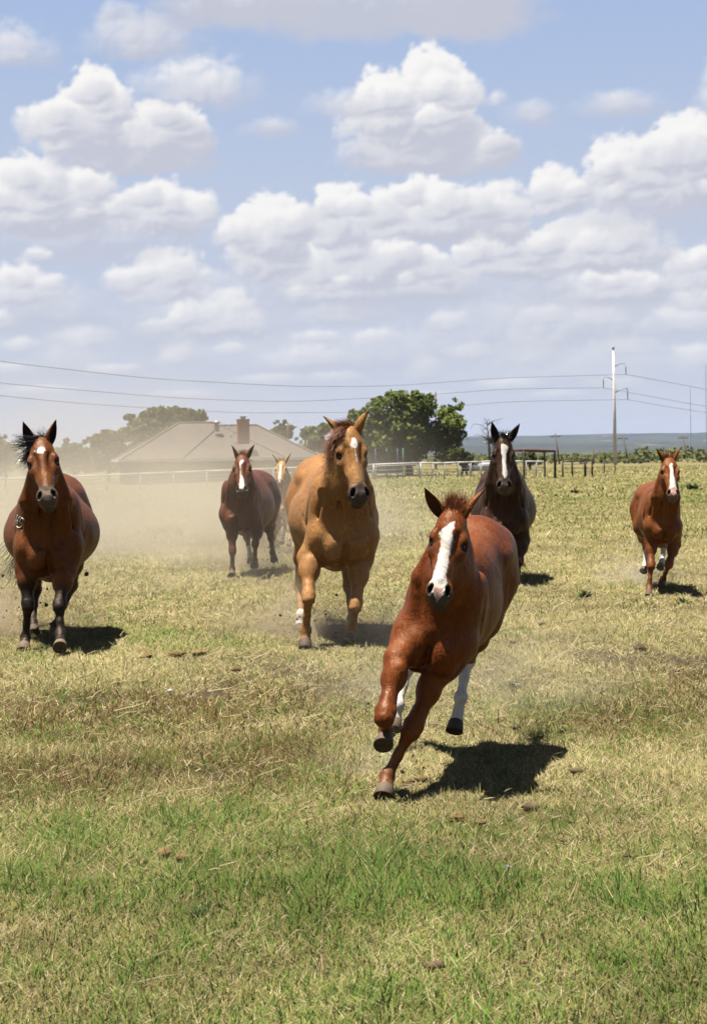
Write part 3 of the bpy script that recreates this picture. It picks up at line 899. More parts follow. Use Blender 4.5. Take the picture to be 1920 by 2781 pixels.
SPEC = {}
SPEC['F1'] = dict(s=.74, yaw=13, pitch=-10, roll=17, sw=.90, fa=.70, pec=1.15, chest=(1172, 1745, 7.72), hs=.73, kn=1.14, poll=(1230, 1380, 7.62), muz=(1186, 1632), hyaw=-3, hroll=6,
                  bw=.95, bel=.95, belz=.86, ls=.80, res=.0085, nw=.95, cat='foal',
                  FL=[(1078, 1790, 7.68), (1047, 1935, 7.52), (1048, 1982, 7.74), (1046, 2002, 7.72), (1043, 2031, 7.66)],
                  FR=[(1190, 1825, 7.80), (1122, 1972, 7.68), (1051, 2108, 7.66), (1046, 2136, 7.62), (1042, 2168, 7.58)],
                  HL=[(1105, 1810, 9.0), (1080, 1915, 8.85), (1074, 1945, 8.85), (1067, 1985, 8.8)],
                  HR=[(1268, 1790, 9.0), (1251, 1893, 8.85), (1244, 1930, 8.85), (1233, 1990, 8.78)],
                  sock=dict(HL=.45, HR=.42), hoof=dict(FL=.55, FR=.55, HR=.05, HL=.5),
                  blaze=[[(-.040, .20), (-.064, .165), (-.026, .135), (.005, .10), (.026, .088), (.031, .135), (.016, .155), (.034, .205), (.028, .26), (.028, .36), (.028, .44), (.040, .48), (.040, .53), (.022, .57), (-.002, .608), (-.022, .57), (-.056, .55), (-.066, .51), (-.058, .45), (-.046, .36), (-.040, .27)]],
                  pinkpoly=[(-.050, .515), (.0, .53), (.034, .515), (.016, .57), (-.002, .608), (-.020, .57)], mz0=.52, mzw=.05,
                  ears=[((1152, 1322, 7.62), (-.35, .1, 1)), ((1314, 1324, 7.66), (.85, .25, -.15))], earw=.041, grooves=False)
SPEC['H2'] = dict(s=1.04, yaw=-7.2, pitch=-6, roll=0, chest=(937, 1462, 13.62), hs=1.06, poll=(951, 1158, 13.42), muz=(984, 1360), hyaw=16, hroll=-2,
                  bw=1.08, bel=1.16, belz=.88, res=.0122, nw=1.05,
                  FL=[(838, 1515, 13.75), (838, 1618, 13.5), (831, 1712, 13.62), (829, 1728, 13.62), (828, 1766, 13.55)],
                  FR=[(980, 1520, 13.8), (966, 1638, 13.6), (955, 1708, 13.85), (951, 1726, 13.85), (946, 1750, 13.8)],
                  HL=[(815, 1590, 15.35), (817, 1672, 15.1), (815, 1694, 15.08), (812, 1722, 15.0)],
                  HR=[(948, 1590, 15.35), (956, 1680, 15.15), (955, 1700, 15.1), (953, 1722, 15.05)],
                  sock=dict(HL=.24), hoof=dict(FL=.18, FR=.25),
                  blaze=[[(-.030, .155), (-.012, .135), (-.008, .105), (.018, .10), (.026, .125), (.034, .145), (.026, .175), (.006, .19), (.002, .205), (-.010, .185), (-.024, .175)],
                         [(-.003, .19), (.004, .19), (.006, .24), (.012, .305), (.008, .31), (-.001, .25)]],
                  mz0=.435, mzw=.06, ears=[((880, 1128, 13.45), (-.9, .2, -.2)), ((998, 1113, 13.40), (.8, .2, -.7))])
SPEC['H3'] = dict(s=1.0, yaw=-8, pitch=-4, roll=0, chest=(132, 1490, 13.75), hs=1.03, poll=(109, 1187, 13.55), muz=(130, 1363), hyaw=1, hroll=-1,
                  bw=1.10, bel=1.30, belz=.95, hw=1.05, res=.0122,
                  FL=[(72, 1545, 13.85), (77, 1638, 13.75), (71, 1730, 13.8), (68, 1748, 13.76), (64, 1772, 13.7)],
                  FR=[(178, 1555, 13.8), (163, 1640, 13.55), (165, 1722, 13.45), (165, 1734, 13.40), (164, 1764, 13.25)],
                  HL=[(98, 1600, 15.25), (90, 1690, 15.0), (92, 1704, 14.95), (93, 1722, 14.9)],
                  HR=[(196, 1590, 15.25), (152, 1698, 14.95), (149, 1712, 14.92), (146, 1730, 14.88)],
                  dusty=.2, black=dict(FL=.60, FR=.62, HL=.55, HR=.55), hoof=dict(FL=.7, FR=1.0),
                  blaze=[[(-.036, .135), (-.022, .112), (.010, .105), (.030, .115), (.034, .14), (.020, .155), (.004, .175), (-.014, .16), (-.032, .155)],
                         [(-.062, .115), (-.045, .120), (-.040, .135), (-.058, .135)]],
                  mz0=.42, mzw=.07, ears=[((64, 1144, 13.55), (-.25, .1, 1)), ((151, 1138, 13.55), (.5, .3, .35))])
SPEC['H4'] = dict(s=.95, yaw=8, pitch=-3, roll=0, chest=(646, 1398, 21.65), hs=1.0, poll=(656, 1232, 21.5), muz=(657, 1339), hyaw=-4,
                  bw=1.05, bel=1.06, res=.016,
                  FL=[(629, 1430, 21.75), (632, 1493, 21.65), (631, 1545, 21.7), (631, 1554, 21.68), (631, 1567, 21.6)],
                  FR=[(700, 1436, 21.8), (694, 1475, 21.6), (692, 1521, 21.9), (692, 1530, 21.9), (692, 1540, 21.85)],
                  HL=[(671, 1458, 23.2), (680, 1508, 23.0), (681, 1518, 22.98), (682, 1528, 22.95)],
                  HR=[(737, 1460, 23.1), (740, 1500, 22.95), (743, 1510, 22.95), (746, 1524, 22.9)],
                  sock=dict(HL=.26), blaze=[[(-.022, .135), (-.005, .11), (.022, .105), (.03, .13), (.015, .16), (-.008, .17), (-.012, .22), (-.006, .33), (.008, .36), (.03, .42), (.035, .50), (.012, .55), (-.035, .53), (-.03, .45), (-.018, .36), (-.022, .22)]],
                  mz0=.47, mzw=.05, ears=[((631, 1208, 21.5), (-.9, .3, .1)), ((690, 1206, 21.5), (.9, .3, .2))])
SPEC['H5'] = dict(s=.78, fa=.7, sw=.9, yaw=8, pitch=0, roll=0, chest=(775, 1376, 26.6), hs=.76, poll=(764, 1250, 26.5), muz=(759, 1314), hyaw=-8, hroll=2,
                  bw=.95, bel=.9, belz=.9, res=.016, nw=.95, cat='foal',
                  FL=[(747, 1438, 27.4), (746, 1470, 27.4), (745, 1478, 27.4), (745, 1488, 27.35)],
                  FR=[(775, 1412, 27.4), (774, 1437, 27.2), (768, 1462, 27.5), (766, 1468, 27.5), (766, 1477, 27.45)],
                  HL=[(752, 1440, 28.5), (752, 1468, 28.3), (752, 1474, 28.3), (752, 1484, 28.25)],
                  HR=[(786, 1440, 28.5), (786, 1468, 28.3), (786, 1474, 28.3), (786, 1484, 28.25)],
                  sock=dict(FR=.2), blaze=[[(-.012, .14), (.012, .105), (.02, .14), (.03, .24), (.018, .36), (.012, .46), (.01, .56), (-.045, .52), (-.03, .38), (-.02, .26)]],
                  pinkpoly=[(-.05, .46), (.0, .46), (.01, .56), (-.04, .56)], mz0=.46, mzw=.06, ears=[((740, 1232, 26.5), (-.9, .2, .2)), ((789, 1230, 26.5), (.9, .2, .2))])
SPEC['H6'] = dict(s=1.02, yaw=4, pitch=-5, roll=0, chest=(1370, 1415, 19.8), hs=1.10, poll=(1367, 1184, 19.6), muz=(1370, 1333), hyaw=0,
                  bw=1.12, bel=1.25, res=.0155,
                  FL=[(1338, 1525, 19.85), (1339, 1570, 19.9), (1339, 1578, 19.9), (1338, 1592, 19.85)],
                  FR=[(1418, 1468, 19.95), (1409, 1523, 19.75), (1404, 1568, 19.95), (1403, 1577, 19.92), (1402, 1592, 19.85)],
                  HL=[(1336, 1510, 21.3), (1338, 1550, 21.2), (1338, 1558, 21.2), (1338, 1568, 21.15)],
                  HR=[(1396, 1510, 21.3), (1392, 1550, 21.2), (1392, 1558, 21.2), (1392, 1568, 21.15)],
                  blaze=[[(-.030, .10), (-.012, .088), (.03, .105), (.052, .13), (.046, .16), (.024, .20), (.016, .27), (.022, .36), (.036, .40), (.036, .43), (.016, .46), (.004, .50), (-.004, .46), (-.022, .42), (-.018, .34), (-.022, .25), (-.028, .17)]],
                  mz0=.45, mzw=.06, ears=[((1335, 1144, 19.6), (-.15, .1, 1)), ((1410, 1149, 19.6), (.45, .3, .6))])
SPEC['H7'] = dict(s=.775, fa=.74, sw=.90, yaw=4, pitch=-4, roll=0, chest=(1802, 1432, 18.1), hs=.84, poll=(1818, 1240, 17.95), muz=(1830, 1349), hyaw=4, hroll=-1,
                  bw=.87, bel=.88, belz=.9, ls=.82, res=.012, nw=.92, cat='foal',
                  FL=[(1765, 1470, 18.25), (1767, 1532, 18.1), (1762, 1598, 18.05), (1761, 1608, 18.0), (1761, 1621, 17.95)],
                  FR=[(1832, 1478, 18.3), (1816, 1530, 18.15), (1800, 1572, 18.45), (1797, 1581, 18.45), (1792, 1594, 18.4)],
                  HL=[(1754, 1490, 19.6), (1751, 1533, 19.45), (1749, 1540, 19.42), (1745, 1554, 19.36)],
                  HR=[(1802, 1484, 19.6), (1797, 1524, 19.45), (1795, 1530, 19.42), (1790, 1545, 19.36)],
                  kn=1.1, sock=dict(HL=.36, HR=.36), hoof=dict(HL=.5, HR=.5),
                  blaze=[[(-.012, .125), (.002, .105), (.022, .115), (.024, .14), (.012, .155), (.026, .19), (.030, .30), (.036, .40), (.045, .48), (.03, .55), (0, .585), (-.03, .55), (-.045, .48), (-.030, .38), (-.018, .26), (-.020, .165), (-.022, .145)]],
                  pinkpoly=[(-.045, .47), (.045, .47), (.03, .56), (0, .58), (-.03, .56)], mz0=.50, mzw=.05,
                  ears=[((1782, 1217, 17.95), (-.9, .2, .1)), ((1849, 1211, 17.95), (.9, .2, .2))])

hF1 = build_horse('chestnut_foal', 'red chestnut foal with broad white blaze leaning into a turn, nearest the camera', SPEC['F1'], chestnut, in_red, h_red)
hH2 = build_horse('sorrel_horse', 'golden sorrel horse with small white star and reddish mane, running behind the nearest foal', SPEC['H2'], sorrel, in_gold, h_auburn)
hH3 = build_horse('bay_horse', 'bay horse with black mane, black legs and the number 165 on its shoulder', SPEC['H3'], bay, in_dark, h_black)
hH4 = build_horse('liver_chestnut_horse', 'dark chestnut horse with thin white stripe trotting through dust before the house', SPEC['H4'], liver, in_red, h_auburn)
hH5 = build_horse('palomino_foal', 'small golden palomino foal with cream mane half hidden behind the dark chestnut horse', SPEC['H5'], palomino, in_gold, h_cream)
hH6 = build_horse('dark_brown_horse', 'dark brown, nearly black horse with white blaze behind the nearest foal', SPEC['H6'], seal, in_dark, h_black)
hH7 = build_horse('red_foal', 'red foal with white blaze and white hind socks running alone at the right', SPEC['H7'], redfoal, in_red, h_red)
# ------------------------------------------------------------------ lie of the land
def gz(x, y):
    x, y = np.asarray(x, float), np.asarray(y, float)
    return (-0.5 * sstep(y, 20, 140) - 0.45 * sstep(y, 50, 120) * np.clip((2 - x) / 26, 0, 1.3)
            - 0.5 * sstep(y, 170, 420) + 0.012 * fbm(x * .9, y * .9, 3, 60) + 0.05 * fbm(x * .11, y * .11, 3, 61) * sstep(y, 16, 40))


def to_px(x, y, z):
    u, v = x / y * FOC, (HGT - z) / y * FOC
    return 960.0 + u * cr + v * sr, HOR - u * sr + v * cr


# where the pasture is lush, red with weeds, or worn bare: (x, y, half width, half height in photo pixels, amount)
LUSH = [(1130, 2400, 280, 95, 1.0), (960, 2770, 1300, 150, .42), (1500, 2560, 400, 100, .3), (1000, 2330, 200, 60, .7), (180, 2260, 240, 90, .45), (430, 2440, 260, 100, .25), (1250, 2260, 200, 50, .5), (300, 2650, 360, 120, .45), (900, 2600, 400, 120, .25), (60, 2420, 120, 60, .5), (1700, 2620, 300, 140, .35), (1480, 2250, 90, 30, .5),
        (1740, 2430, 240, 120, .3), (1640, 1600, 110, 40, .35), (1850, 1330, 120, 18, .5), (1560, 1350, 200, 22, .3), (1100, 1310, 180, 18, .45), (1880, 1350, 60, 25, .5), (420, 1730, 200, 50, .35), (120, 1790, 160, 60, .35), (1450, 1560, 120, 30, .25), (1250, 1700, 160, 40, .3), (620, 1500, 200, 40, .2)]
WEED = [(250, 1960, 330, 90, .9), (700, 2080, 260, 90, .85), (150, 2110, 260, 90, .8), (1650, 1950, 300, 80, .7), (1880, 1900, 160, 90, .6), (800, 1900, 240, 60, .7), (430, 2060, 260, 70, .8), (560, 1940, 200, 50, .7), (900, 2150, 120, 60, .5), (1400, 1870, 150, 50, .5)]
BARE = [(740, 1810, 260, 45, .8), (870, 1740, 160, 30, .8), (640, 2110, 130, 28, .7), (1240, 1780, 170, 60, .6), (1650, 1790, 170, 35, .6), (1850, 1800, 120, 30, .5), (560, 1880, 90, 20, .4), (1660, 1470, 160, 30, .3), (1840, 1690, 140, 30, .5), (1000, 2180, 60, 25, .5), (1480, 1690, 140, 25, .4)]


def patches(x, y):
    px, py = to_px(x, np.maximum(y, 1.0), gz(x, y))
    n1, n2, n3 = fbm(x * .7, y * .45, 4, 70), fbm(x * .5 + 7, y * .35, 4, 75), fbm(x * 2.6, y * 1.7, 3, 80)
    def acc(lst):
        a = np.zeros_like(px)
        for cx, cy_, rx, ry, k in lst:
            a = np.maximum(a, k * np.exp(-(((px - cx) / rx) ** 2 + ((py - cy_) / ry) ** 2) ** 1.2))
        return a
    near = sstep(-y, -10.5, -6.5)
    lush = np.clip(acc(LUSH) * 1.05 + .36 * near + 1.0 * n1 + .7 * n3 - .02 - .16 * sstep(y, 8.5, 14), 0, 1)
    weed = np.clip(acc(WEED) * 1.45 + .6 * n2 + .5 * n3 - .05, 0, 1)
    bare = np.clip(acc(BARE) * 1.25 + 1.0 * n2 * (y > 8) + .7 * n3 - .12, 0, 1)
    return lush, weed, bare


gm, t, out = new_mat('pasture_soil')
co = t.node('ShaderNodeTexCoord').outputs['Object']
nA, nB, nC = t.noise(co, 1.7, 5.0, 0.6), t.noise(co, 17.0, 4.0, 0.65), t.noise(co, 70.0, 3.0, 0.6)
farf = t.ramp(t.sep(co)[1], 14.0, 45.0)
soil = t.mix(t.ramp(nB, 0.3, 0.7), (0.085, 0.062, 0.040), (0.15, 0.115, 0.075))
near_shade = t.ramp(t.sep(co)[1], 9.0, 26.0, 0.50, 1.0)  # nearby ground darkened: shade between the blades put into its colour
thatch = t.mix(t.ramp(nC, 0.3, 0.7), (0.17, 0.135, 0.060), (0.285, 0.235, 0.110))
thatch = t.mix(t.ramp(nA, 0.35, 0.7), thatch, t.mix(nB, (0.19, 0.165, 0.06), (0.27, 0.215, 0.095)))
nF = t.noise(t.vm('MULTIPLY', co, (1.0, 0.35, 1.0)), 0.33, 5.0, 0.65)
c = t.mix(t.math('MULTIPLY', t.attr('lush'), t.math('MULTIPLY_ADD', farf, 0.2, 0.62)), thatch, (0.115, 0.125, 0.038))
c = t.mix(t.math('MULTIPLY', t.math('MULTIPLY', t.ramp(nF, 0.5, 0.66), farf), 0.55), c, (0.10, 0.105, 0.032))
c = t.mix(t.math('MULTIPLY', t.attr('weed'), 0.6), c, (0.085, 0.058, 0.028))
c = t.mix(t.math('MULTIPLY', t.math('MAXIMUM', t.attr('bare'), t.ramp(nA, 0.62, 0.75, 0.0, 0.5)), t.ramp(farf, 0.0, 1.0, 0.9, 0.35)), c, soil)
far2 = t.ramp(t.sep(co)[1], 260.0, 900.0)
c = t.mix(far2, c, t.mix(t.ramp(t.noise(co, 0.012, 6.0, 0.7), 0.4, 0.6), (0.055, 0.065, 0.022), (0.12, 0.11, 0.05)))
c = t.scale(t.scale(c, t.attr('lum')), near_shade)
hgt = t.math('ADD', t.math('MULTIPLY', nB, 0.6), t.math('MULTIPLY', nC, 0.4))
principled(t, out, c, 0.95, 0.08, bump(t, hgt, 0.7, 0.03))
rows = np.concatenate([[-30, -8, 0], np.geomspace(2.0, 60, 180), np.geomspace(62, 15500, 80)])
us = np.sign(np.linspace(-1, 1, 191)) * np.abs(np.linspace(-1, 1, 191)) ** 1.8
GX = us[None, :] * (14 + 1.15 * np.maximum(rows, 0))[:, None]; GY = np.repeat(rows[:, None], len(us), 1)
GZ = gz(GX, GY)
lu, we, ba = patches(GX.ravel(), GY.ravel())
m_ = len(us)
i_ = (np.arange(len(rows) - 1)[:, None] * m_ + np.arange(m_ - 1)[None, :]).ravel()
def tone_of(x, y):      # pasture is paler or darker from place to place
    return np.clip(1.0 + .42 * fbm(x * .8, y * .55, 4, 140) + .30 * fbm(x * 3.1, y * 2.3, 3, 150), .55, 1.6)


ground = mesh_obj('ground', np.stack([GX, GY, GZ], -1).reshape(-1, 3), np.stack([i_, i_ + 1, i_ + m_ + 1, i_ + m_], 1), gm, None, True, {'lush': lu, 'weed': we, 'bare': ba, 'lum': tone_of(GX.ravel(), GY.ravel())})
tag(ground, 'dry horse pasture running out to the scrub', 'ground', kind='structure')

# ------------------------------------------------------------------ hills on the skyline
hm, t, out = new_mat('hill_scrub')
co = t.node('ShaderNodeTexCoord').outputs['Object']
n = t.noise(t.vm('MULTIPLY', co, (1.0, 1.0, 4.0)), 0.006, 6.0, 0.65)
c = t.mix(t.ramp(n, 0.38, 0.6), (0.020, 0.028, 0.014), (0.055, 0.058, 0.028))
c = t.mix(t.ramp(t.noise(t.vm('MULTIPLY', co, (1.0, 1.0, 6.0)), 0.0045, 5.0, 0.6), 0.63, 0.70), c, (0.30, 0.27, 0.22))
principled(t, out, c, 0.95, 0.05)
for (D, z0, amp_, sd, lab) in ((5200, 24, 14, 91, 'low blue wooded hills in front of the far ridge'), (7000, 72, 22, 92, 'long blue wooded ridge on the skyline')):
    xs = np.linspace(-7000, 7000, 400)
    prof = z0 + amp_ * fbm(xs / 1600, xs * 0 + sd, 5, sd) * 1.6 + 18 * sstep(xs, 300, 2600) * (D > 6000)
    prof = np.maximum(prof * sstep(xs, -7000, -2500) * (.55 + .45 * sstep(xs, -1500, 1200)), 1.0)
    Vh, steps = [], [(-1500, -3), (-900, .18), (-500, .45), (-200, .85), (0, 1.0), (900, .8), (2500, -.1)]
    for (dy, k) in steps:
        rgd = fbm(xs / 420, np.full_like(xs, dy / 420.0), 4, sd + 5) * 260
        for xx, pz, rr in zip(xs, prof, rgd):
            Vh.append((xx, D + dy + rr * (0 < k < 1), (pz * k if k > 0 else -6)))
    n_ = len(xs)
    i_ = (np.arange(len(steps) - 1)[:, None] * n_ + np.arange(n_ - 1)[None, :]).ravel()
    o = mesh_obj('hills', Vh, np.stack([i_, i_ + 1, i_ + n_ + 1, i_ + n_], 1), hm, None, True)
    tag(o, lab, 'hills', kind='structure')


# ------------------------------------------------------------------ builders
class MB:
    """collects boxes, tubes and patches into one mesh"""
    def __init__(s): s.v, s.f = [], []
    def add(s, v, f):
        o = len(s.v); s.v += [tuple(p) for p in v]; s.f += [tuple(i + o for i in q) for q in f]; return s
    def box(s, c, dx, dy, dz, ex=(1, 0, 0), ey=(0, 1, 0)):
        c, ex, ey = np.asarray(c, float), np.asarray(ex, float), np.asarray(ey, float); ez = np.cross(ex, ey)
        v = [c + ex * dx * a + ey * dy * b + ez * dz * d for a in (-.5, .5) for b in (-.5, .5) for d in (-.5, .5)]
        return s.add(v, [(0, 1, 3, 2), (4, 6, 7, 5), (0, 4, 5, 1), (2, 3, 7, 6), (0, 2, 6, 4), (1, 5, 7, 3)])
    def tube(s, pts, rad, n=8, cap=True):
        pts = [np.asarray(p, float) for p in pts]
        rad = rad if isinstance(rad, (list, tuple, np.ndarray)) else [rad] * len(pts)
        v, f = [], []
        ref = None
        for i, p in enumerate(pts):
            d = unit(pts[min(i + 1, len(pts) - 1)] - pts[max(i - 1, 0)])
            if ref is None: ref = unit(np.cross(d, (0.31, 0.17, 0.93) if abs(d[2]) < .9 else (1, 0.1, 0)))
            a = unit(ref - d * (ref @ d)); b = np.cross(d, a); ref = a
            for j in range(n):
                t_ = 2 * math.pi * j / n
                v.append(p + rad[i] * (a * math.cos(t_) + b * math.sin(t_)))
        for i in range(len(pts) - 1):
            for j in range(n):
                f.append((i * n + j, i * n + (j + 1) % n, (i + 1) * n + (j + 1) % n, (i + 1) * n + j))
        if cap: f.append(tuple(range(n))[::-1]); f.append(tuple((len(pts) - 1) * n + j for j in range(n)))
        return s.add(v, f)
    def build(s, name, mat, parent=None, smooth=False, off=None):
        v = np.array(s.v, float)
        if off is not None: v = v - np.asarray(off)
        return mesh_obj(name, v, s.f, mat, parent, smooth)


def thing(name, loc, label, cat, group=None):
    o = bpy.data.objects.new(name, None); o.location = tuple(loc); o.empty_display_size = .5
    link(o); return tag(o, label, cat, group)


m_white = plain('white_paint', (0.74, 0.72, 0.68), 0.6, 0.3, 0.15, 3.0)
m_galv = plain('galvanised_steel', (0.30, 0.30, 0.30), 0.5, 0.4, 0.2, 2.0, 0.4)
m_pole = plain('weathered_steel_pole', (0.80, 0.76, 0.70), 0.7, 0.2, 0.15, 0.8)
m_wood = plain('weathered_wood', (0.17, 0.135, 0.105), 0.85, 0.1, 0.3, 4.0)
m_blackpipe = plain('rusty_dark_pipe', (0.045, 0.032, 0.028), 0.7, 0.2, 0.3, 5.0)
m_rust = plain('red_iron_pipe', (0.12, 0.045, 0.032), 0.7, 0.2, 0.25, 4.0)
m_wire = plain('wire', (0.34, 0.34, 0.36), 0.6, 0.3, 0.1)

# ------------------------------------------------------------------ house
def roof_mat():
    m, t, out = new_mat('asphalt_shingles')
    co = t.node('ShaderNodeTexCoord').outputs['Object']
    br = t.node('ShaderNodeTexBrick'); br.offset = 0.5
    t.put(br.inputs['Vector'], t.vm('MULTIPLY', co, (1.0, 1.0, 1.0)))
    br.inputs['Scale'].default_value = 2.2; br.inputs['Mortar Size'].default_value = 0.01
    br.inputs['Color1'].default_value = (0.125, 0.104, 0.09, 1); br.inputs['Color2'].default_value = (0.158, 0.133, 0.115, 1); br.inputs['Mortar'].default_value = (0.11, 0.092, 0.08, 1)
    n = t.noise(co, 3.0, 5.0, 0.7)
    c = t.mix(t.math('MULTIPLY', t.ramp(n, 0.35, 0.7), 0.5), br.outputs[0], (0.178, 0.152, 0.132))
    principled(t, out, c, 0.9, 0.1, bump(t, n, 0.3, 0.02))
    return m


def brick_mat(name, a, b, mort, scale=4.0):
    m, t, out = new_mat(name)
    co = t.node('ShaderNodeTexCoord').outputs['Object']
    x, y, z = t.sep(co)
    br = t.node('ShaderNodeTexBrick'); br.offset = 0.5
    t.put(br.inputs['Vector'], t.xyz(t.math('ADD', x, y), z, 0.0))
    br.inputs['Scale'].default_value = scale; br.inputs['Mortar Size'].default_value = 0.02
    br.inputs['Color1'].default_value = a + (1,); br.inputs['Color2'].default_value = b + (1,); br.inputs['Mortar'].default_value = mort + (1,)
    n = t.noise(co, 9.0, 4.0, 0.7)
    principled(t, out, t.mix(t.math('MULTIPLY', n, 0.4), br.outputs[0], tuple(np.array(a) * .6)), 0.9, 0.1, bump(t, br.outputs['Fac'], 0.4, -0.02))
    return m


m_roof = roof_mat()
m_cap = plain('ridge_shingles', (0.168, 0.143, 0.123), 0.9, 0.1, 0.2, 5.0)
m_brick = brick_mat('house_brick', (0.17, 0.085, 0.062), (0.21, 0.11, 0.08), (0.25, 0.21, 0.18))
m_chim = brick_mat('chimney_brick', (0.34, 0.085, 0.052), (0.40, 0.12, 0.075), (0.34, 0.25, 0.20))
m_glass = plain('dark_window_glass', (0.03, 0.035, 0.04), 0.1, 0.6, 0.1)
HL, HR_ = W(325, 1253, 150), W(876, 1236, 153.5)
e1 = HR_ - HL; e1[2] = 0; LEN = np.linalg.norm(e1); e1 = e1 / LEN; e2 = np.array((-e1[1], e1[0], 0.0))
EZ = 1.32
hb = np.array((HL[0], HL[1], 0.0))
gz_h = float(gz(hb[0] + 9, hb[1] + 5))
hpt = lambda u, v, z: hb + e1 * u + e2 * v + np.array((0, 0, z))
house = thing('house', (hb[0], hb[1], gz_h), 'low brick house with brown shingle hip roof and red chimney behind the fence', 'house')
ho = np.array((hb[0], hb[1], gz_h))
def hip(u0, u1, d, rz, r0, r1, dep0=0.0):
    a, b, c_, d_ = hpt(u0, dep0, EZ), hpt(u1, dep0, EZ), hpt(u1, dep0 + d, EZ), hpt(u0, dep0 + d, EZ)
    p, q = hpt(r0, dep0 + d / 2, rz), hpt(r1, dep0 + d / 2, rz)
    mb = MB(); mb.add([a, b, c_, d_, p, q], [(0, 1, 5, 4), (1, 2, 5), (2, 3, 4, 5), (3, 0, 4), (0, 3, 2, 1)])
    ro = mb.build('roof', m_roof, house, off=ho)
    lines = [(a, p), (b, q), (d_, p), (c_, q), (p, q)]
    for (s_, e_) in lines:
        if np.linalg.norm(e_ - s_) < .3: continue
        MB().tube([s_ + (0, 0, .03), e_ + (0, 0, .03)], .10, 6).build('ridge_cap', m_cap, ro, off=ho)
    return ro
hip(0, 15.0, 12.4, 4.72, 5.9, 9.0)
hip(5.5, LEN, 11.0, 4.42, 9.6, LEN - 5.2, 0.001)
for (u0, u1) in ((0, LEN),):
    MB().box(hpt((u0 + u1) / 2, -.03, EZ - .02), LEN + .1, .12, .22, e1, e2).build('gutter', m_white, house, off=ho)
MB().box(hpt(-.03, 6.2, EZ - .02), .12, 12.4, .22, e1, e2).build('gutter', m_white, house, off=ho)
MB().box(hpt(LEN / 2, 5.4, (EZ + gz_h) / 2 - .15), LEN - 1.2, 9.4, EZ - gz_h - .1, e1, e2).build('wall', m_brick, house, off=ho)
for u in (3.2, 7.4, 13.5):
    w_ = MB().box(hpt(u, .69, EZ - 1.15), 1.5, .06, 1.3, e1, e2).build('window', m_brick, house, off=ho)
    for q in (-.36, .36): MB().box(hpt(u + q, .655, EZ - 1.15), .62, .03, 1.14, e1, e2).build('pane', m_glass, w_, off=ho)
dr = MB().box(hpt(10.3, .69, EZ - 1.35), 1.0, .06, 2.1, e1, e2).build('door', m_wood, house, off=ho)
cb = W(661, 1188, 153.0); ct = W(661, 1141, 153.0)
ch = MB().box((cb[0], cb[1], (cb[2] + ct[2]) / 2 - .3), 1.02, 1.0, ct[2] - cb[2] + .6, e1, e2).build('chimney', m_chim, house, off=ho)
MB().box((cb[0], cb[1], ct[2] + .02), 1.12, 1.1, .14, e1, e2).build('chimney_crown', m_chim, ch, off=ho)
MB().box((cb[0], cb[1], ct[2] + .30), .55, .55, .08, e1, e2).box((cb[0], cb[1], ct[2] + .18), .40, .40, .20, e1, e2).build('chimney_cap', m_galv, ch, off=ho)
for (px_, y0, y1, r_, mt) in ((589, 1150, 1168, .22, m_galv), (623, 1152, 1163, .07, m_white), (633, 1170, 1180, .07, m_white), (707, 1217, 1228, .07, m_white), (834, 1195, 1204, .07, m_white)):
    d_ = {589: 155.5, 623: 155.5, 633: 154.5, 707: 152, 834: 153}[px_]
    a, b = W(px_, y1 + 4, d_), W(px_, y0, d_)
    mb = MB().tube([a, b], r_, 10)
    if r_ > .1: mb.tube([b, b + (0, 0, .12), b + (0, 0, .3)], [.34, .36, .1], 12)
    mb.build('vent_pipe', mt, house, off=ho)

# ------------------------------------------------------------------ white pipe fence
def fence(name, pts, label, mat, wires, wmat, r_post=.045, r_rail=.05, skip=()):
    """pts: (px, y of top rail, distance)"""
    P = [W(*p) for p in pts]
    root = thing(name, (P[0][0], P[0][1], gz(P[0][0], P[0][1])), label, 'fence')
    off = np.array(root.location)
    for i, p in enumerate(P):
        g = float(gz(p[0], p[1])) - .1
        MB().tube([(p[0], p[1], g), (p[0], p[1], p[2] - .02)], r_post * (1.5 if i in skip else 1.0), 8).build('post', mat, root, True, off)
    for a, b in zip(P[:-1], P[1:]):
        MB().tube([a, b], r_rail, 8).build('top_rail', mat, root, True, off)
    for k in wires:
        mb = MB()
        for a, b in zip(P[:-1], P[1:]):
            ga, gb = float(gz(a[0], a[1])), float(gz(b[0], b[1]))
            mb.tube([(a[0], a[1], ga + (a[2] - ga) * k), (b[0], b[1], gb + (b[2] - gb) * k)], .014, 4)
        mb.build('wire', wmat, root, False, off)
    return root


def lerp_pts(p, q, n):
    return [tuple(np.array(p) + (np.array(q) - np.array(p)) * i / n) for i in range(n + 1)]


left_pts = lerp_pts((-260, 1306, 108), (21, 1301, 115), 3)[:-1] + lerp_pts((21, 1301, 115), (1012, 1262, 138), 11)
fence('pipe_fence', left_pts, 'long white pipe fence with wires running left below the house', m_white, (.25, .5, .75), m_wire, r_post=.05, r_rail=.07)
fence('pipe_fence', [(1013, 1262, 138), (1140, 1257, 140), (1173, 1258, 140.5), (1206, 1257.5, 141.5), (1243, 1256, 142), (1277, 1255, 143.5), (1306, 1254, 145), (1342, 1253, 146), (1385, 1253, 147), (1427, 1253, 148), (1455, 1253, 149), (1479, 1254, 150)],
      'white pipe fence with posts close together, from the gate past the oak', m_white, (.2, .4, .6, .8), m_wire, r_post=.068, r_rail=.07, skip=(0, 1))
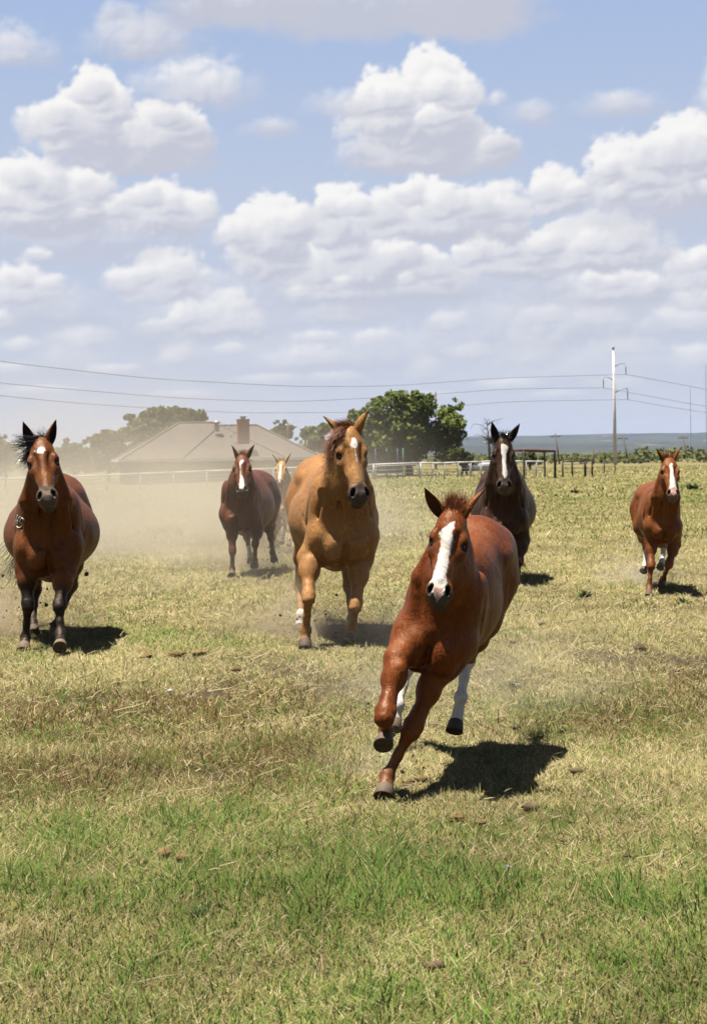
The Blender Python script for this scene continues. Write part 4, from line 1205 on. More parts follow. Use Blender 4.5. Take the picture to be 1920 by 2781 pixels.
# gate panel of thin rails
gA, gB = W(1018, 1262, 137.6), W(1136, 1257, 139.6)
gate = thing('farm_gate', (gA[0], gA[1], gz(gA[0], gA[1])), 'light tube farm gate below the oak with four thin rails', 'gate')
off = np.array(gate.location)
for k in (.18, .42, .66, .9):
    a, b = gA.copy(), gB.copy()
    for p in (a, b):
        g = float(gz(p[0], p[1])); p[2] = g + (p[2] - g) * k
    MB().tube([a, b], .03, 6).build('rail', m_white if k > .3 else m_wood, gate, True, off)
for k in (.02, .35, .68, .98):
    p = gA + (gB - gA) * k; g = float(gz(p[0], p[1]))
    MB().tube([(p[0], p[1], g + .15), (p[0], p[1], g + (p[2] - g) * .92)], .03, 6).build('upright', m_wood if k in (.35, .68) else m_white, gate, True, off)
fence('pen_fence', [(1527, 1254, 138), (1553, 1253, 138.5), (1588, 1251, 139), (1607, 1249, 141)], 'dark pipe pen fence with pale top rail left of the power pole', m_blackpipe, (.3, .55, .8), m_blackpipe, r_post=.07, r_rail=.045, skip=(2,))
fence('wire_fence', [(1607, 1256, 150), (1640, 1258, 160), (1669, 1257, 170)], 'thin dark wire fence ending at the power pole', m_blackpipe, (.3, .6), m_blackpipe, r_post=.06, r_rail=.03)
# open shelter frame
sh = [W(1396, 1223, 136), W(1478, 1226, 138), W(1506, 1225, 133)]
shed = thing('shelter_frame', (sh[1][0], sh[1][1], gz(sh[1][0], sh[1][1])), 'open rusty pipe shelter frame behind the dark brown horse', 'frame')
off = np.array(shed.location)
for p, rr in zip(sh, (.06, .07, .10)):
    MB().tube([(p[0], p[1], float(gz(p[0], p[1])) - .1), p], rr, 8).build('post', m_blackpipe, shed, True, off)
q4 = sh[0] + (sh[2] - sh[1])
MB().tube([(q4[0], q4[1], float(gz(q4[0], q4[1])) - .1), q4], .07, 8).build('post', m_blackpipe, shed, True, off)
for a, b in ((sh[0], sh[1]), (sh[1], sh[2]), (q4, sh[2]), (sh[0], q4)):
    MB().tube([a, b], .09, 8).build('beam', m_rust, shed, True, off)

# ------------------------------------------------------------------ power line
def catenary(a, b, sag, n=24):
    t_ = np.linspace(0, 1, n)
    p = np.outer(1 - t_, a) + np.outer(t_, b); p[:, 2] -= sag * 4 * t_ * (1 - t_)
    return p


PD = 279.0
pb, pt = W(1670.5, 1276, PD), W(1664.5, 946, PD)
pole = thing('power_pole', (pb[0], pb[1], pb[2]), 'tall grey steel power pole with bracket arms standing beyond the pasture', 'pole')
off = np.array(pole.location)
MB().tube([pb - (0, 0, .8), pb * .5 + pt * .5, pt], [.33, .25, .15], 12).build('shaft', m_pole, pole, True, off)
MB().tube([pt, pt + (0, 0, .25)], [.24, .2], 10).build('shaft_cap', m_galv, pole, True, off)
arm_ends = []
for (py_, ex_, ey_, iy) in ((996, 1698, 988, 1017), (1034, 1637, 1024, 1053), (1068, 1703, 1055, 1085)):
    a = W(1666.5, py_, PD); b = W(ex_, ey_, PD); m_ = a * .45 + b * .55 + (0, 0, .25); e_ = W(ex_ + 1, iy, PD)
    MB().tube([a, m_, b], [.08, .055, .045], 8).build('bracket_arm', m_galv, pole, True, off)
    MB().tube([b, b * .5 + e_ * .5, e_], [.06, .09, .06], 6).build('insulator', m_galv, pole, True, off)
    arm_ends.append(e_)
left_far = [[(1360, 1026, 268), (1060, 1049, 250), (800, 1050, 236), (400, 1028, 214), (0, 982, 196), (-300, 935, 184)],
            [(1360, 1056, 262), (1200, 1070, 256), (800, 1092, 236), (500, 1083, 220), (0, 1041, 196), (-300, 1003, 184)],
            [(1380, 1090, 262), (1050, 1119, 248), (650, 1122, 228), (240, 1098, 206), (0, 1075, 196), (-300, 1040, 184)]]
right_far = [[(1800, 1035, 296), (1960, 1066, 320)], [(1800, 1083, 296), (1960, 1112, 320)], [(1800, 1103, 296), (1960, 1127, 320)]]
order = [0, 1, 2]
wlab = ['top power line wire crossing the whole sky', 'middle power line wire passing behind the oak', 'lowest power line wire just above the house roof']
for k in range(3):
    lp = [W(*p) for p in left_far[k]][::-1]
    pts_ = np.array(lp + [arm_ends[k]] + [W(*p) for p in right_far[k]])
    # smooth through the measured points
    tt = np.concatenate([[0], np.cumsum(np.linalg.norm(np.diff(pts_, axis=0), axis=1))])
    ti = np.linspace(0, tt[-1], 70)
    deg = [np.interp(ti, tt, pts_[:, j]) for j in range(3)]
    P3 = np.stack(deg, 1)
    brk = tt[len(lp)]
    for _ in range(6):
        Q3 = P3.copy(); Q3[1:-1] = (P3[:-2] + P3[1:-1] * 2 + P3[2:]) / 4
        keep = np.abs(ti - brk) < 8
        P3 = np.where(keep[:, None], P3, Q3)
    o = MB().tube(list(P3), .036, 5).build('power_line', m_wire, None, True)
    tag(o, wlab[k], 'wire', 'power line wires')
m_oldpole = m_wood
for (x0, y0, x1, y1, D, arm, lab) in ((1183, 1064, 1183, 1262, 230, 0, 'brown wooden pole sticking up behind the oak'),
                                      (1507, 1178, 1521, 1264, 330, 1, 'leaning wooden pole with crossarm near the shelter frame'),
                                      (1690, 1184, 1711, 1267, 330, 1, 'leaning wooden pole just right of the tall steel pole'),
                                      (1853, 1183, 1872, 1268, 340, 1, 'leaning wooden pole at the far right behind the red foal'),
                                      (1610, 1216, 1611, 1262, 300, 0, 'short thin wooden pole between pen fence and steel pole'),
                                      (782, 1148, 782, 1190, 190, 1, 'wooden pole in front of the small round tree above the roof')):
    a, b = W(x1, y1, D), W(x0, y0, D)
    o = thing('wooden_pole', (a[0], a[1], a[2]), lab, 'pole', 'wooden utility poles')
    MB().tube([a - (0, 0, 1.0), b], [.15 * D / 300 + .03, .11 * D / 300 + .02], 8).build('shaft', m_oldpole, o, True, a)
    if arm:
        MB().box(b - (0, 0, .5), 2.0, .14, .16).build('crossarm', m_oldpole, o, False, a)
for (px_, y0, D, lab) in ((1915, 990, 2600, 'faint thin radio mast at the right edge of the sky'), (1873, 1050, 3000, 'fainter radio mast left of the tallest one')):
    a, b = W(px_ + 2, 1222, D), W(px_, y0, D)
    o = thing('radio_mast', (a[0], a[1], a[2]), lab, 'mast')
    MB().tube([a - (0, 0, 6), b], [.55, .35], 3).build('lattice_shaft', m_galv, o, False, a)

# ------------------------------------------------------------------ trampoline with safety net
tp = W(1036, 1283, 143.5); tg = float(gz(tp[0], tp[1]))
tramp = thing('trampoline', (tp[0], tp[1], tg), 'trampoline with dark safety net and blue and green poles beside the oak', 'trampoline')
off = np.array((tp[0], tp[1], tg))
m_blue = plain('blue_plastic', (0.04, 0.075, 0.16), 0.5, 0.3); m_teal = plain('green_plastic', (0.05, 0.22, 0.17), 0.5, 0.3)
nm, t, out = new_mat('dark_net')
bs = t.node('ShaderNodeBsdfDiffuse'); bs.inputs[0].default_value = (0.02, 0.02, 0.02, 1)
tr = t.node('ShaderNodeBsdfTransparent'); mx = t.node('ShaderNodeMixShader'); mx.inputs[0].default_value = 0.62
t.link(tr.outputs[0], mx.inputs[1]); t.link(bs.outputs[0], mx.inputs[2]); t.link(mx.outputs[0], out.inputs['Surface'])
RT = 1.75
ring = [off + (RT * math.cos(a), RT * math.sin(a), .62) for a in np.linspace(0, 2 * math.pi, 29)]
MB().tube(ring, .14, 8, False).build('padded_ring', m_blue, tramp, True, off)
MB().add([r + (0, 0, .02) for r in ring[:-1]], [tuple(range(28))]).build('mat', m_blackpipe, tramp, False, off)
net = MB(); nv = []
for a in ring[:-1]:
    q_ = (a - off) * np.array((1.02, 1.02, 0))
    nv += [off + q_ + (0, 0, .70), off + q_ * .93 + (0, 0, 2.25)]
net.add(nv, [(2 * i, (2 * i + 2) % 56, (2 * i + 3) % 56, 2 * i + 1) for i in range(28)]).build('net', nm, tramp, True, off)
for i, a in enumerate(np.linspace(0, 2 * math.pi, 7)[:-1]):
    b = np.array((math.cos(a + .25), math.sin(a + .25), 0))
    MB().tube([off + b * 1.9, off + b * 1.92 + (0, 0, 2.55)], .04, 8).build('pole', m_teal if i == 0 else m_blue, tramp, True, off)
# low white trough behind the fence
tq = W(1292, 1264, 160.0); g_ = float(gz(tq[0], tq[1]))
trg = thing('stock_trough', (tq[0], tq[1], g_), 'low white trough behind the white fence left of the dark brown horse', 'trough')
MB().tube([(tq[0] - 1.3, tq[1], g_ + .75), (tq[0] + 1.3, tq[1], g_ + .75)], .42, 14).build('tub', m_white, trg, True, (tq[0], tq[1], g_))
for q in (-.9, .9): MB().box((tq[0] + q, tq[1], g_ + .2), .2, .7, .5).build('foot', m_wood, trg, False, (tq[0], tq[1], g_))

# ------------------------------------------------------------------ trees
def leaf_mat(name, a, b, c_):
    m, t, out = new_mat(name)
    s_ = t.attr('shade')
    col = t.mix(t.ramp(s_, 0.0, 0.5, smooth=False), tuple(a), tuple(b)); col = t.mix(t.ramp(s_, 0.5, 1.0, smooth=False), col, tuple(c_))
    col = t.scale(col, ALB * 1.35)
    d = t.node('ShaderNodeBsdfDiffuse'); t.link(col, d.inputs[0])
    gn = t.node('ShaderNodeNewGeometry').outputs['Normal']
    t.link(t.vm('NORMALIZE', t.vm('ADD', t.scale(gn, 0.7), (0.0, 0.0, 0.55))), d.inputs['Normal'])
    tl = t.node('ShaderNodeBsdfTranslucent'); t.link(col, tl.inputs[0])
    mx = t.node('ShaderNodeMixShader'); mx.inputs[0].default_value = 0.3
    t.link(d.outputs[0], mx.inputs[1]); t.link(tl.outputs[0], mx.inputs[2]); t.link(mx.outputs[0], out.inputs['Surface'])
    return m


m_oak = leaf_mat('oak_leaves', (0.066, 0.092, 0.021), (0.116, 0.150, 0.035), (0.17, 0.195, 0.055))
m_brush = leaf_mat('brush_leaves', (0.058, 0.068, 0.021), (0.092, 0.105, 0.030), (0.135, 0.138, 0.047))
m_scrub = leaf_mat('scrub_leaves', (0.085, 0.095, 0.036), (0.125, 0.138, 0.048), (0.175, 0.178, 0.07))  # paler copy of the brush leaves, distance haze put into the colour
m_bark = plain('bark', (0.085, 0.068, 0.052), 0.9, 0.1, 0.35, 9.0)


def leaves(centers, radii, n, size, seed, squash=.8):
    """leaf clumps: small quads through each ball"""
    r = np.random.default_rng(seed)
    w = np.array([q ** 2 for q in radii]); pick = r.choice(len(centers), n, p=w / w.sum())
    d = r.normal(0, 1, (n, 3)); d /= np.linalg.norm(d, axis=1)[:, None]
    rr = r.uniform(0, 1, n) ** .42
    pos = np.array(centers)[pick] + d * (rr * np.array(radii)[pick])[:, None] * np.array((1, 1, squash))
    a = r.normal(0, 1, (n, 3)); a[:, 2] *= .6; a /= np.linalg.norm(a, axis=1)[:, None]
    b = np.cross(a, r.normal(0, 1, (n, 3))); b /= np.linalg.norm(b, axis=1)[:, None]
    s_ = size * r.uniform(.5, 1.2, n)[:, None]
    V = np.stack([pos - a * s_, pos + b * s_ * .55, pos + a * s_, pos - b * s_ * .55], 1).reshape(-1, 3)
    F_ = np.arange(4 * n).reshape(n, 4)
    clump = r.uniform(-.25, .25, len(centers))[pick]
    sh = np.clip(r.normal(.5, .22, n) + clump, 0, 1)
    return V, F_, np.repeat(sh, 4)


def tree(name, label, cx, base, D, x0, x1, ytop, ybot, nl, size, mat, seed, nb=26, lumps=None, cat='tree', group=None, depth=.8):
    """crown fills the measured outline x0..x1, ytop..ybot at distance D"""
    r = np.random.default_rng(seed)
    bl = W(cx, base, D); g = float(gz(bl[0], bl[1]))
    root = thing(name, (bl[0], bl[1], g), label, cat, group); off = np.array((bl[0], bl[1], g))
    cmid = W((x0 + x1) / 2, (ytop + ybot) / 2, D)
    hw, hh = (x1 - x0) / 2 * D / FOC, (ybot - ytop) / 2 * D / FOC
    cs, rs = [], []
    for i in range(nb):
        d = r.normal(0, 1, 3); d /= np.linalg.norm(d)
        k = r.uniform(.25, .80)
        c_ = cmid + d * k * np.array((hw, hw * depth, hh))
        cs.append(c_); rs.append(min(hw, hh) * r.uniform(.22, .42))
    for (lx, ly, lr) in (lumps or []):
        p = W(lx, ly, D); p[1] += r.uniform(-1, 1) * hw * .3
        cs.append(p); rs.append(lr * D / FOC)
    # ragged sprays at the rim
    for i in range(nb):
        a = r.uniform(0, 2 * math.pi); el_ = r.uniform(-.5, 1.3)
        d = np.array((math.cos(a) * math.cos(el_), math.sin(a) * math.cos(el_) * depth, math.sin(el_)))
        cs.append(cmid + d * np.array((hw, hw, hh)) * r.uniform(.86, 1.02)); rs.append(min(hw, hh) * r.uniform(.07, .15))
    V, F_, sh = leaves(cs, rs, nl, size, seed + 1)
    trunk = MB()
    top = cmid + np.array((0, 0, hh * .1)); b0 = np.array((bl[0], bl[1], g - .2))
    rt = max(.10, hw * .055)
    trunk.tube([b0, b0 * .7 + top * .3 + r.normal(0, .05, 3), b0 * .3 + top * .7, top], [rt * 1.3, rt, rt * .7, rt * .25], 8)
    for i in range(9):
        s_ = b0 * .72 + top * .28 if i % 2 else b0 * .45 + top * .55
        e_ = cs[i]
        trunk.tube([s_, s_ * .5 + e_ * .5 + (0, 0, -.1 * hh), e_], [rt * .55, rt * .35, rt * .1], 6)
    trunk.build('trunk', m_bark, root, True, off)
    mesh_obj('crown', V - off, F_, mat, root, False, {'shade': sh})
    return root


tree('oak_tree', 'big dense green oak standing behind the white fence', 1112, 1266, 158, 940, 1262, 1068, 1250, 26000, .24, m_oak, 21, 46,
     [(1085, 1085, 34), (1030, 1110, 38), (1150, 1100, 36), (975, 1140, 34), (1215, 1120, 28), (1245, 1108, 12), (1060, 1073, 16), (1128, 1075, 18), (960, 1125, 14), (1230, 1150, 34), (1225, 1195, 36), (1210, 1235, 32), (1020, 1215, 44), (970, 1200, 36), (1120, 1225, 44), (1090, 1160, 60), (1165, 1180, 50), (1250, 1180, 16), (1238, 1085, 8), (1255, 1097, 8)])
tree('oak_tree', 'broad dusty green tree rising behind the left end of the house roof', 450, 1262, 186, 318, 566, 1106, 1262, 17000, .30, m_brush, 31, 34,
     [(430, 1130, 34), (470, 1125, 30), (510, 1135, 34), (545, 1130, 22), (380, 1160, 34), (345, 1180, 26), (535, 1165, 30)])
tree('brush_tree', 'dust-veiled tree left of the house between bay horse and roof', 290, 1272, 176, 225, 380, 1168, 1285, 9000, .28, m_brush, 33, 20, [(300, 1185, 22), (270, 1200, 22)])
tree('brush_tree', 'low dust-veiled bush right behind the head of the bay horse', 205, 1270, 170, 135, 275, 1195, 1285, 7000, .28, m_brush, 34, 16)
tree('brush_tree', 'hazy green tree at the left edge behind the bay horse', 20, 1275, 150, -60, 78, 1176, 1275, 6500, .25, m_brush, 35, 20)
tree('round_tree', 'small round tree showing above the right side of the roof', 767, 1240, 196, 735, 800, 1141, 1200, 4000, .26, m_oak, 36, 14)
tree('round_tree', 'dark tree beside the sorrel horse, above the right end of the roof', 850, 1250, 200, 800, 905, 1156, 1240, 5500, .28, m_oak, 37, 18, [(830, 1180, 16), (880, 1165, 20)])
tree('shrub', 'yellow-green shrub at the right foot of the oak', 1255, 1272, 152, 1215, 1300, 1218, 1272, 4500, .20, m_brush, 38, 14, [(1240, 1232, 18)], cat='shrub')
tree('shrub', 'leafy bush inside the shelter frame', 1440, 1268, 190, 1395, 1480, 1228, 1268, 3000, .25, m_brush, 39, 12, cat='shrub')
# bare dead tree left of the dark brown horse
db, dt = W(1332, 1268, 170), W(1322, 1150, 170)
dead = thing('dead_tree', (db[0], db[1], db[2]), 'thin bare dead tree left of the dark brown horse', 'tree')
mb = MB().tube([db - (0, 0, .5), db * .5 + dt * .5, dt], [.16, .11, .04], 7)
rr_ = np.random.default_rng(4)
for i in range(16):
    k = rr_.uniform(.45, 1); s_ = db * (1 - k) + dt * k
    e_ = s_ + np.array((rr_.normal(0, 1.0), rr_.normal(0, .6), rr_.uniform(.1, .9)))
    mb.tube([s_, s_ * .5 + e_ * .5 + (0, 0, .15), e_, e_ + (rr_.normal(0, .3), 0, -.5)], [.04, .03, .022, .012], 5)
mb.build('trunk', m_wood, dead, True, db)

# far scrub that reads as one green belt
cs, rs = [], []
r = np.random.default_rng(9)
for i in range(230):
    px_ = r.uniform(1180, 2150); D = r.uniform(300, 760)
    h_ = r.uniform(.7, 1.7) * (1.5 if px_ > 1800 else 1.0)
    p = W(px_, HOR, D); g = float(gz(p[0], D))
    for q in range(3): cs.append((p[0] + r.normal(0, 2.2), D + r.normal(0, 2), g + h_ * r.uniform(.35, .9))); rs.append(h_ * r.uniform(.5, .95))
for i in range(90):
    px_ = r.uniform(-300, 1150); D = r.uniform(260, 600); p = W(px_, HOR, D); g = float(gz(p[0], D)); h_ = r.uniform(1.5, 3.2)
    for q in range(3): cs.append((p[0] + r.normal(0, 2.2), D + r.normal(0, 2), g + h_ * r.uniform(.35, .9))); rs.append(h_ * r.uniform(.5, .95))
V, F_, sh = leaves(cs, rs, 30000, .55, 77)
tag(mesh_obj('scrub', V, F_, m_scrub, None, False, {'shade': sh}), 'belt of green scrub beyond the pasture', 'scrub', kind='stuff')
# ------------------------------------------------------------------ grass
bm_, t, out = new_mat('grass_blades')
col = t.attr('tone', 'Vector')
d = t.node('ShaderNodeBsdfDiffuse'); t.link(col, d.inputs[0])
gn = t.node('ShaderNodeNewGeometry').outputs['Normal']
d_n = t.vm('NORMALIZE', t.vm('ADD', t.scale(gn, 0.42), (0.0, 0.0, 0.9))); t.link(d_n, d.inputs['Normal'])
tl = t.node('ShaderNodeBsdfTranslucent'); t.link(col, tl.inputs[0])
mx = t.node('ShaderNodeMixShader'); mx.inputs[0].default_value = 0.28
t.link(d.outputs[0], mx.inputs[1]); t.link(tl.outputs[0], mx.inputs[2]); t.link(mx.outputs[0], out.inputs['Surface'])

PAL = dict(green=((.056, .115, .022), (.105, .182, .036), (.180, .240, .060)), straw=((.21, .165, .078), (.34, .28, .145), (.52, .45, .27)),
           red=((.125, .058, .030), (.085, .085, .030), (.18, .10, .052)), olive=((.145, .15, .046), (.20, .19, .064), (.27, .235, .092)))


def pick_cols(kind, r):
    c = np.zeros((len(kind), 3))
    u = np.clip(r.normal(.5, .28, len(kind)), 0, 1)[:, None]
    for i, k in enumerate(('green', 'straw', 'red', 'olive')):
        a, b, e_ = (np.array(q) for q in PAL[k])
        m = kind == i
        c[m] = np.where(u < .5, a + (b - a) * u * 2, b + (e_ - b) * (u * 2 - 1))[m]
    return c * ALB * 1.28


def blades(y0, y1, dens, hgt, wid, seg2, seed, clump=.10, flat=False):
    mar = .34 if y1 < 10 else .18
    r = np.random.default_rng(seed)
    wd = lambda y: .245 * y + .7
    area = (wd(y0) + wd(y1)) * (y1 - y0)
    n = int(area * dens)
    y = np.sqrt(r.uniform(y0 * y0, y1 * y1, n)) if y1 / y0 < 6 else r.uniform(y0, y1, n)
    x = r.uniform(-1, 1, n) * wd(y)
    n2 = int(n * mar)                        # thinner growth going on past the sides of the view
    y2 = np.sqrt(r.uniform(y0 * y0, y1 * y1, n2)); e2_ = r.uniform(0, 1, n2) ** 1.6
    x2 = np.where(r.uniform(0, 1, n2) < .5, -1, 1) * (wd(y2) + e2_ * (2.6 + .10 * y2))
    x, y = np.concatenate([x, x2]), np.concatenate([y, y2]); n = n + n2
    # gather into tufts
    tx, ty = np.round(x / clump + fbm(x * 3, y * 3, 2, 5) * 1.5) * clump, np.round(y / clump) * clump
    k = r.uniform(0, .55, n); x, y = x + (tx - x) * k, y + (ty - y) * k
    lush, weed, bare = patches(x, y)
    keep = r.uniform(0, 1, n) > bare * .93
    x, y, lush, weed = x[keep], y[keep], lush[keep], weed[keep]; n = len(x)
    u = r.uniform(0, 1, n)
    nz = fbm(x * 5, y * 5, 3, 90)
    pg = np.clip(.08 + .68 * lush + .5 * nz, 0, .86); pr = np.clip(weed * .85, 0, .8) * (1 - lush * .5)
    kind = np.where(u < pg, 0, np.where(u < pg + pr, 2, np.where(r.uniform(0, 1, n) < .42 + .3 * lush + .2 * sstep(-y, -8.5, -5.5), 3, 1)))
    if flat: kind = np.where(r.uniform(0, 1, n) < np.clip(.18 + .55 * lush, 0, .9), np.where(r.uniform(0, 1, n) < lush * .6, 0, 3), np.where(r.uniform(0, 1, n) < weed * .5, 2, 1))
    colr = pick_cols(kind, r)
    colr = colr * tone_of(x, y)[:, None]
    big = np.clip((lush - .75) * 3, 0, 1)
    colr = colr + (np.array((.060, .125, .034)) * ALB * r.uniform(.7, 1.5, n)[:, None] - colr) * (big * .35 * (kind == 0))[:, None]
    h = hgt * r.lognormal(0, .38, n) * (1 + 1.2 * big + .25 * weed) * np.where(kind == 1, .95, 1.0)
    lean = np.where(kind == 1, r.uniform(.7, 1.55, n), r.uniform(.25, 1.25, n))
    if flat: lean = r.uniform(1.12, 1.52, n); h = h * 1.15
    a = r.uniform(0, 2 * math.pi, n)
    dirx, diry = np.cos(a), np.sin(a)
    z = gz(x, y)
    w = wid * r.uniform(.55, 1.25, n) * np.where(kind == 1, .9, 1.0)
    sx, sy = -diry * w * .5, dirx * w * .5
    # side vectors partly turned to the viewer so that blades keep their width
    sx = np.where(r.uniform(0, 1, n) < .6, np.sign(sx + 1e-9) * w * .5, sx); sy = np.where(np.abs(sx) >= w * .499, 0, sy)
    hx, hz = h * np.sin(lean), h * np.cos(np.minimum(lean, 1.45))
    B0 = np.stack([x - sx, y - sy, z - .004], 1); B1 = np.stack([x + sx, y + sy, z - .004], 1)
    Tp = np.stack([x + dirx * hx, y + diry * hx, z + hz], 1)
    if seg2:
        mx_, mz_ = hx * .38, hz * .62
        M0 = np.stack([x + dirx * mx_ - sx * .8, y + diry * mx_ - sy * .8, z + mz_], 1); M1 = np.stack([x + dirx * mx_ + sx * .8, y + diry * mx_ + sy * .8, z + mz_], 1)
        V = np.stack([B0, B1, M0, M1, Tp], 1).reshape(-1, 3)
        b = np.arange(n)[:, None] * 5
        F_ = (b[:, :, None] + np.array([[0, 1, 3], [0, 3, 2], [2, 3, 4]])[None]).reshape(-1, 3)
        cc = np.repeat(colr, 5, 0)
    else:
        V = np.stack([B0, B1, Tp], 1).reshape(-1, 3); F_ = np.arange(3 * n).reshape(n, 3); cc = np.repeat(colr, 3, 0)
    return V, F_, cc


zones = [(3.4, 6.2, 8000, .032, .0034, True, 1, .07), (6.2, 9.5, 5600, .034, .0050, False, 2, .08), (9.5, 16, 2600, .038, .0070, False, 3, .12),
         (16, 30, 850, .042, .0120, False, 4, .2), (30, 62, 190, .055, .026, False, 5, .4), (62, 130, 24, .085, .07, False, 6, .8), (130, 230, 7, .11, .13, False, 7, 1.5)]
zones += [(3.4, 6.2, 8500, .050, .0042, False, 11, .05, True), (6.2, 9.5, 5200, .052, .0056, False, 12, .06, True), (9.5, 16, 2100, .056, .0080, False, 13, .1, True), (16, 30, 650, .07, .013, False, 14, .2, True)]
gV, gF, gC, o_ = [], [], [], 0
for z_ in zones:
    V, F_, cc = blades(*z_)
    gV.append(V); gF.append(F_ + o_); gC.append(cc); o_ += len(V)
grass = mesh_obj('grass', np.concatenate(gV), np.concatenate(gF), bm_, None, False, {'tone': np.concatenate(gC)})
tag(grass, 'short patchy pasture grass, partly green and partly dried to straw', 'grass', kind='stuff')

# dry straw litter and taller seed stalks
r = np.random.default_rng(44)
n = 13000
y = 3.4 * (26 / 3.4) ** r.uniform(0, 1, n); x = r.uniform(-1, 1, n) * (.245 * y + .7)
lush, weed, bare = patches(x, y)
keep = (r.uniform(0, 1, n) > lush * .6) & (r.uniform(-.35, .35, n) < fbm(x * 1.5, y * 1.1, 3, 160)); x, y = x[keep], y[keep]; n = len(x)
L_ = r.lognormal(-3.0, .55, n) * np.clip(y / 7, .8, 2); a = r.uniform(0, math.pi, n); el_ = np.abs(r.normal(0, .22, n)) + (r.uniform(0, 1, n) < .07) * r.uniform(.4, 1.2, n)
w = .0018 * np.clip(y / 5, .9, 3.2) * r.uniform(.7, 1.4, n)
z = gz(x, y) + r.uniform(.008, .035, n)
dv = np.stack([np.cos(a) * np.cos(el_), np.sin(a) * np.cos(el_), np.sin(el_)], 1) * L_[:, None]
bend = np.stack([-np.sin(a), np.cos(a), np.zeros(n)], 1) * (r.normal(0, .22, n) * L_)[:, None]
p0 = np.stack([x, y, z], 1); p1 = p0 + dv * .5 + bend + np.array((0, 0, .004)); p2 = p0 + dv
up = np.stack([np.zeros(n), np.zeros(n), w], 1); sd = np.stack([-np.sin(a), np.cos(a), np.zeros(n)], 1) * w[:, None] * .7
V = np.stack([p0 - sd, p0 + sd + up, p1 - sd, p1 + sd + up, p2], 1).reshape(-1, 3)
b = np.arange(n)[:, None] * 5
F_ = (b[:, :, None] + np.array([[0, 1, 3], [0, 3, 2], [2, 3, 4]])[None]).reshape(-1, 3)
cc = ALB * np.array((.34, .28, .16)) * r.uniform(.55, 1.25, n)[:, None] * np.array((1, 1, 1))
tag(mesh_obj('straw', V, F_, bm_, None, False, {'tone': np.repeat(cc, 5, 0)}), 'loose dry straw and stalks strewn over the grass', 'straw', kind='stuff')
# ------------------------------------------------------------------ manes, forelocks, tails
def tuft(h, name, n, xr, yr, dirn, length, width, mat, seed, gravity=.4, curl=.02, jitter=.25, zr=(-.06, -.02), seg=5):
    """hair rooted on the poll; dirn in head axes (x lateral, y down the face, z out of the face)"""
    r = np.random.default_rng(seed)
    loc = np.stack([r.uniform(*xr, n), r.uniform(*yr, n), r.uniform(*zr, n)], 1)
    loc[:, 2] -= .5 * np.abs(loc[:, 0])
    roots = h['P'] + h['hs'] * (loc @ h['Hm'].T)
    d = h['Hm'] @ np.array(dirn, float)
    return strands(name, roots + h['off'], np.tile(d, (n, 1)), length * np.ones(n), width, mat, h['root'], seg, gravity, curl, jitter, seed=seed)


def mane(h, n, t0, t1, dirn, length, width, mat, seed, curl=.05, gravity=1.0, jitter=.3):
    r = np.random.default_rng(seed)
    roots = crest_points(h, n, t0, t1, r)
    return strands('mane', roots + h['off'], np.tile(np.array(dirn, float), (n, 1)), length * np.ones(n), width, mat, h['root'], 7, gravity, curl, jitter, seed=seed)


# nearest foal: fuzzy upright tuft and bristle mane
tuft(hF1, 'forelock', 900, (-.055, .06), (-.035, .055), (0, -1.0, .45), .085, .0030, h_red, 1, .15, .02, .32)
tuft(hF1, 'forelock', 160, (-.03, .03), (.03, .075), (0, .3, .8), .04, .0028, h_red, 2, .3, .02, .5)
mane(hF1, 500, .0, 1.0, (0.1, 0.1, 1), .07, .004, h_red, 3, .02, .1, .3)
tail(hF1, h_red, 120, .45, (.1, -.8, -.3))
# sorrel: auburn forelock swept to the left, curly mane on the left of the neck
tuft(hH2, 'forelock', 800, (-.05, .05), (-.02, .05), (-.9, -.05, .55), .16, .0036, h_auburn, 11, .9, .02, .10)
tuft(hH2, 'forelock', 600, (-.05, .055), (-.03, .02), (-.55, -.55, .45), .12, .0036, h_auburn, 12, .9, .02, .12)
tuft(hH2, 'forelock', 260, (-.01, .055), (-.02, .03), (.8, .1, .5), .09, .0036, h_auburn, 15, .9, .02, .12)
mane(hH2, 1300, .0, .30, (-.75, -.1, .30), .24, .0055, h_auburn, 13, .085, 2.0, .22)
mane(hH2, 500, .25, .95, (-.6, .5, .35), .24, .0060, h_auburn, 14, .06, 1.5, .3)
tail(hH2, h_auburn, 160, .85, (-.1, -.55, -.7), .008)
# bay: black forelock blown to the left, loose hairs
tuft(hH3, 'forelock', 420, (-.055, .055), (-.03, .04), (-1.0, -.10, .35), .20, .0050, h_black, 21, .35, .05, .20)
tuft(hH3, 'forelock', 90, (-.04, .06), (-.03, .02), (.15, -1, .3), .12, .0042, h_black, 22, .5, .08, .5)
tuft(hH3, 'mane', 260, (-.10, -.04), (.0, .08), (-.8, .5, -.1), .15, .0055, h_black, 23, .5, .07, .35, (-.10, -.05))
mane(hH3, 420, .05, .95, (-.5, .6, .4), .22, .006, h_black, 24, .05, 1.2, .35)
r = np.random.default_rng(25)
d0 = hH3['L'](-.05, -1.36, 1.12)
tw = [d0 + r.normal(0, .03, 3) for _ in range(220)]
strands('tail', np.array(tw) + hH3['off'], np.tile((-.42, .30, -.72), (220, 1)), .95 * np.ones(220), .008, h_black, hH3['root'], 8, -.15, .02, .10, seed=26)
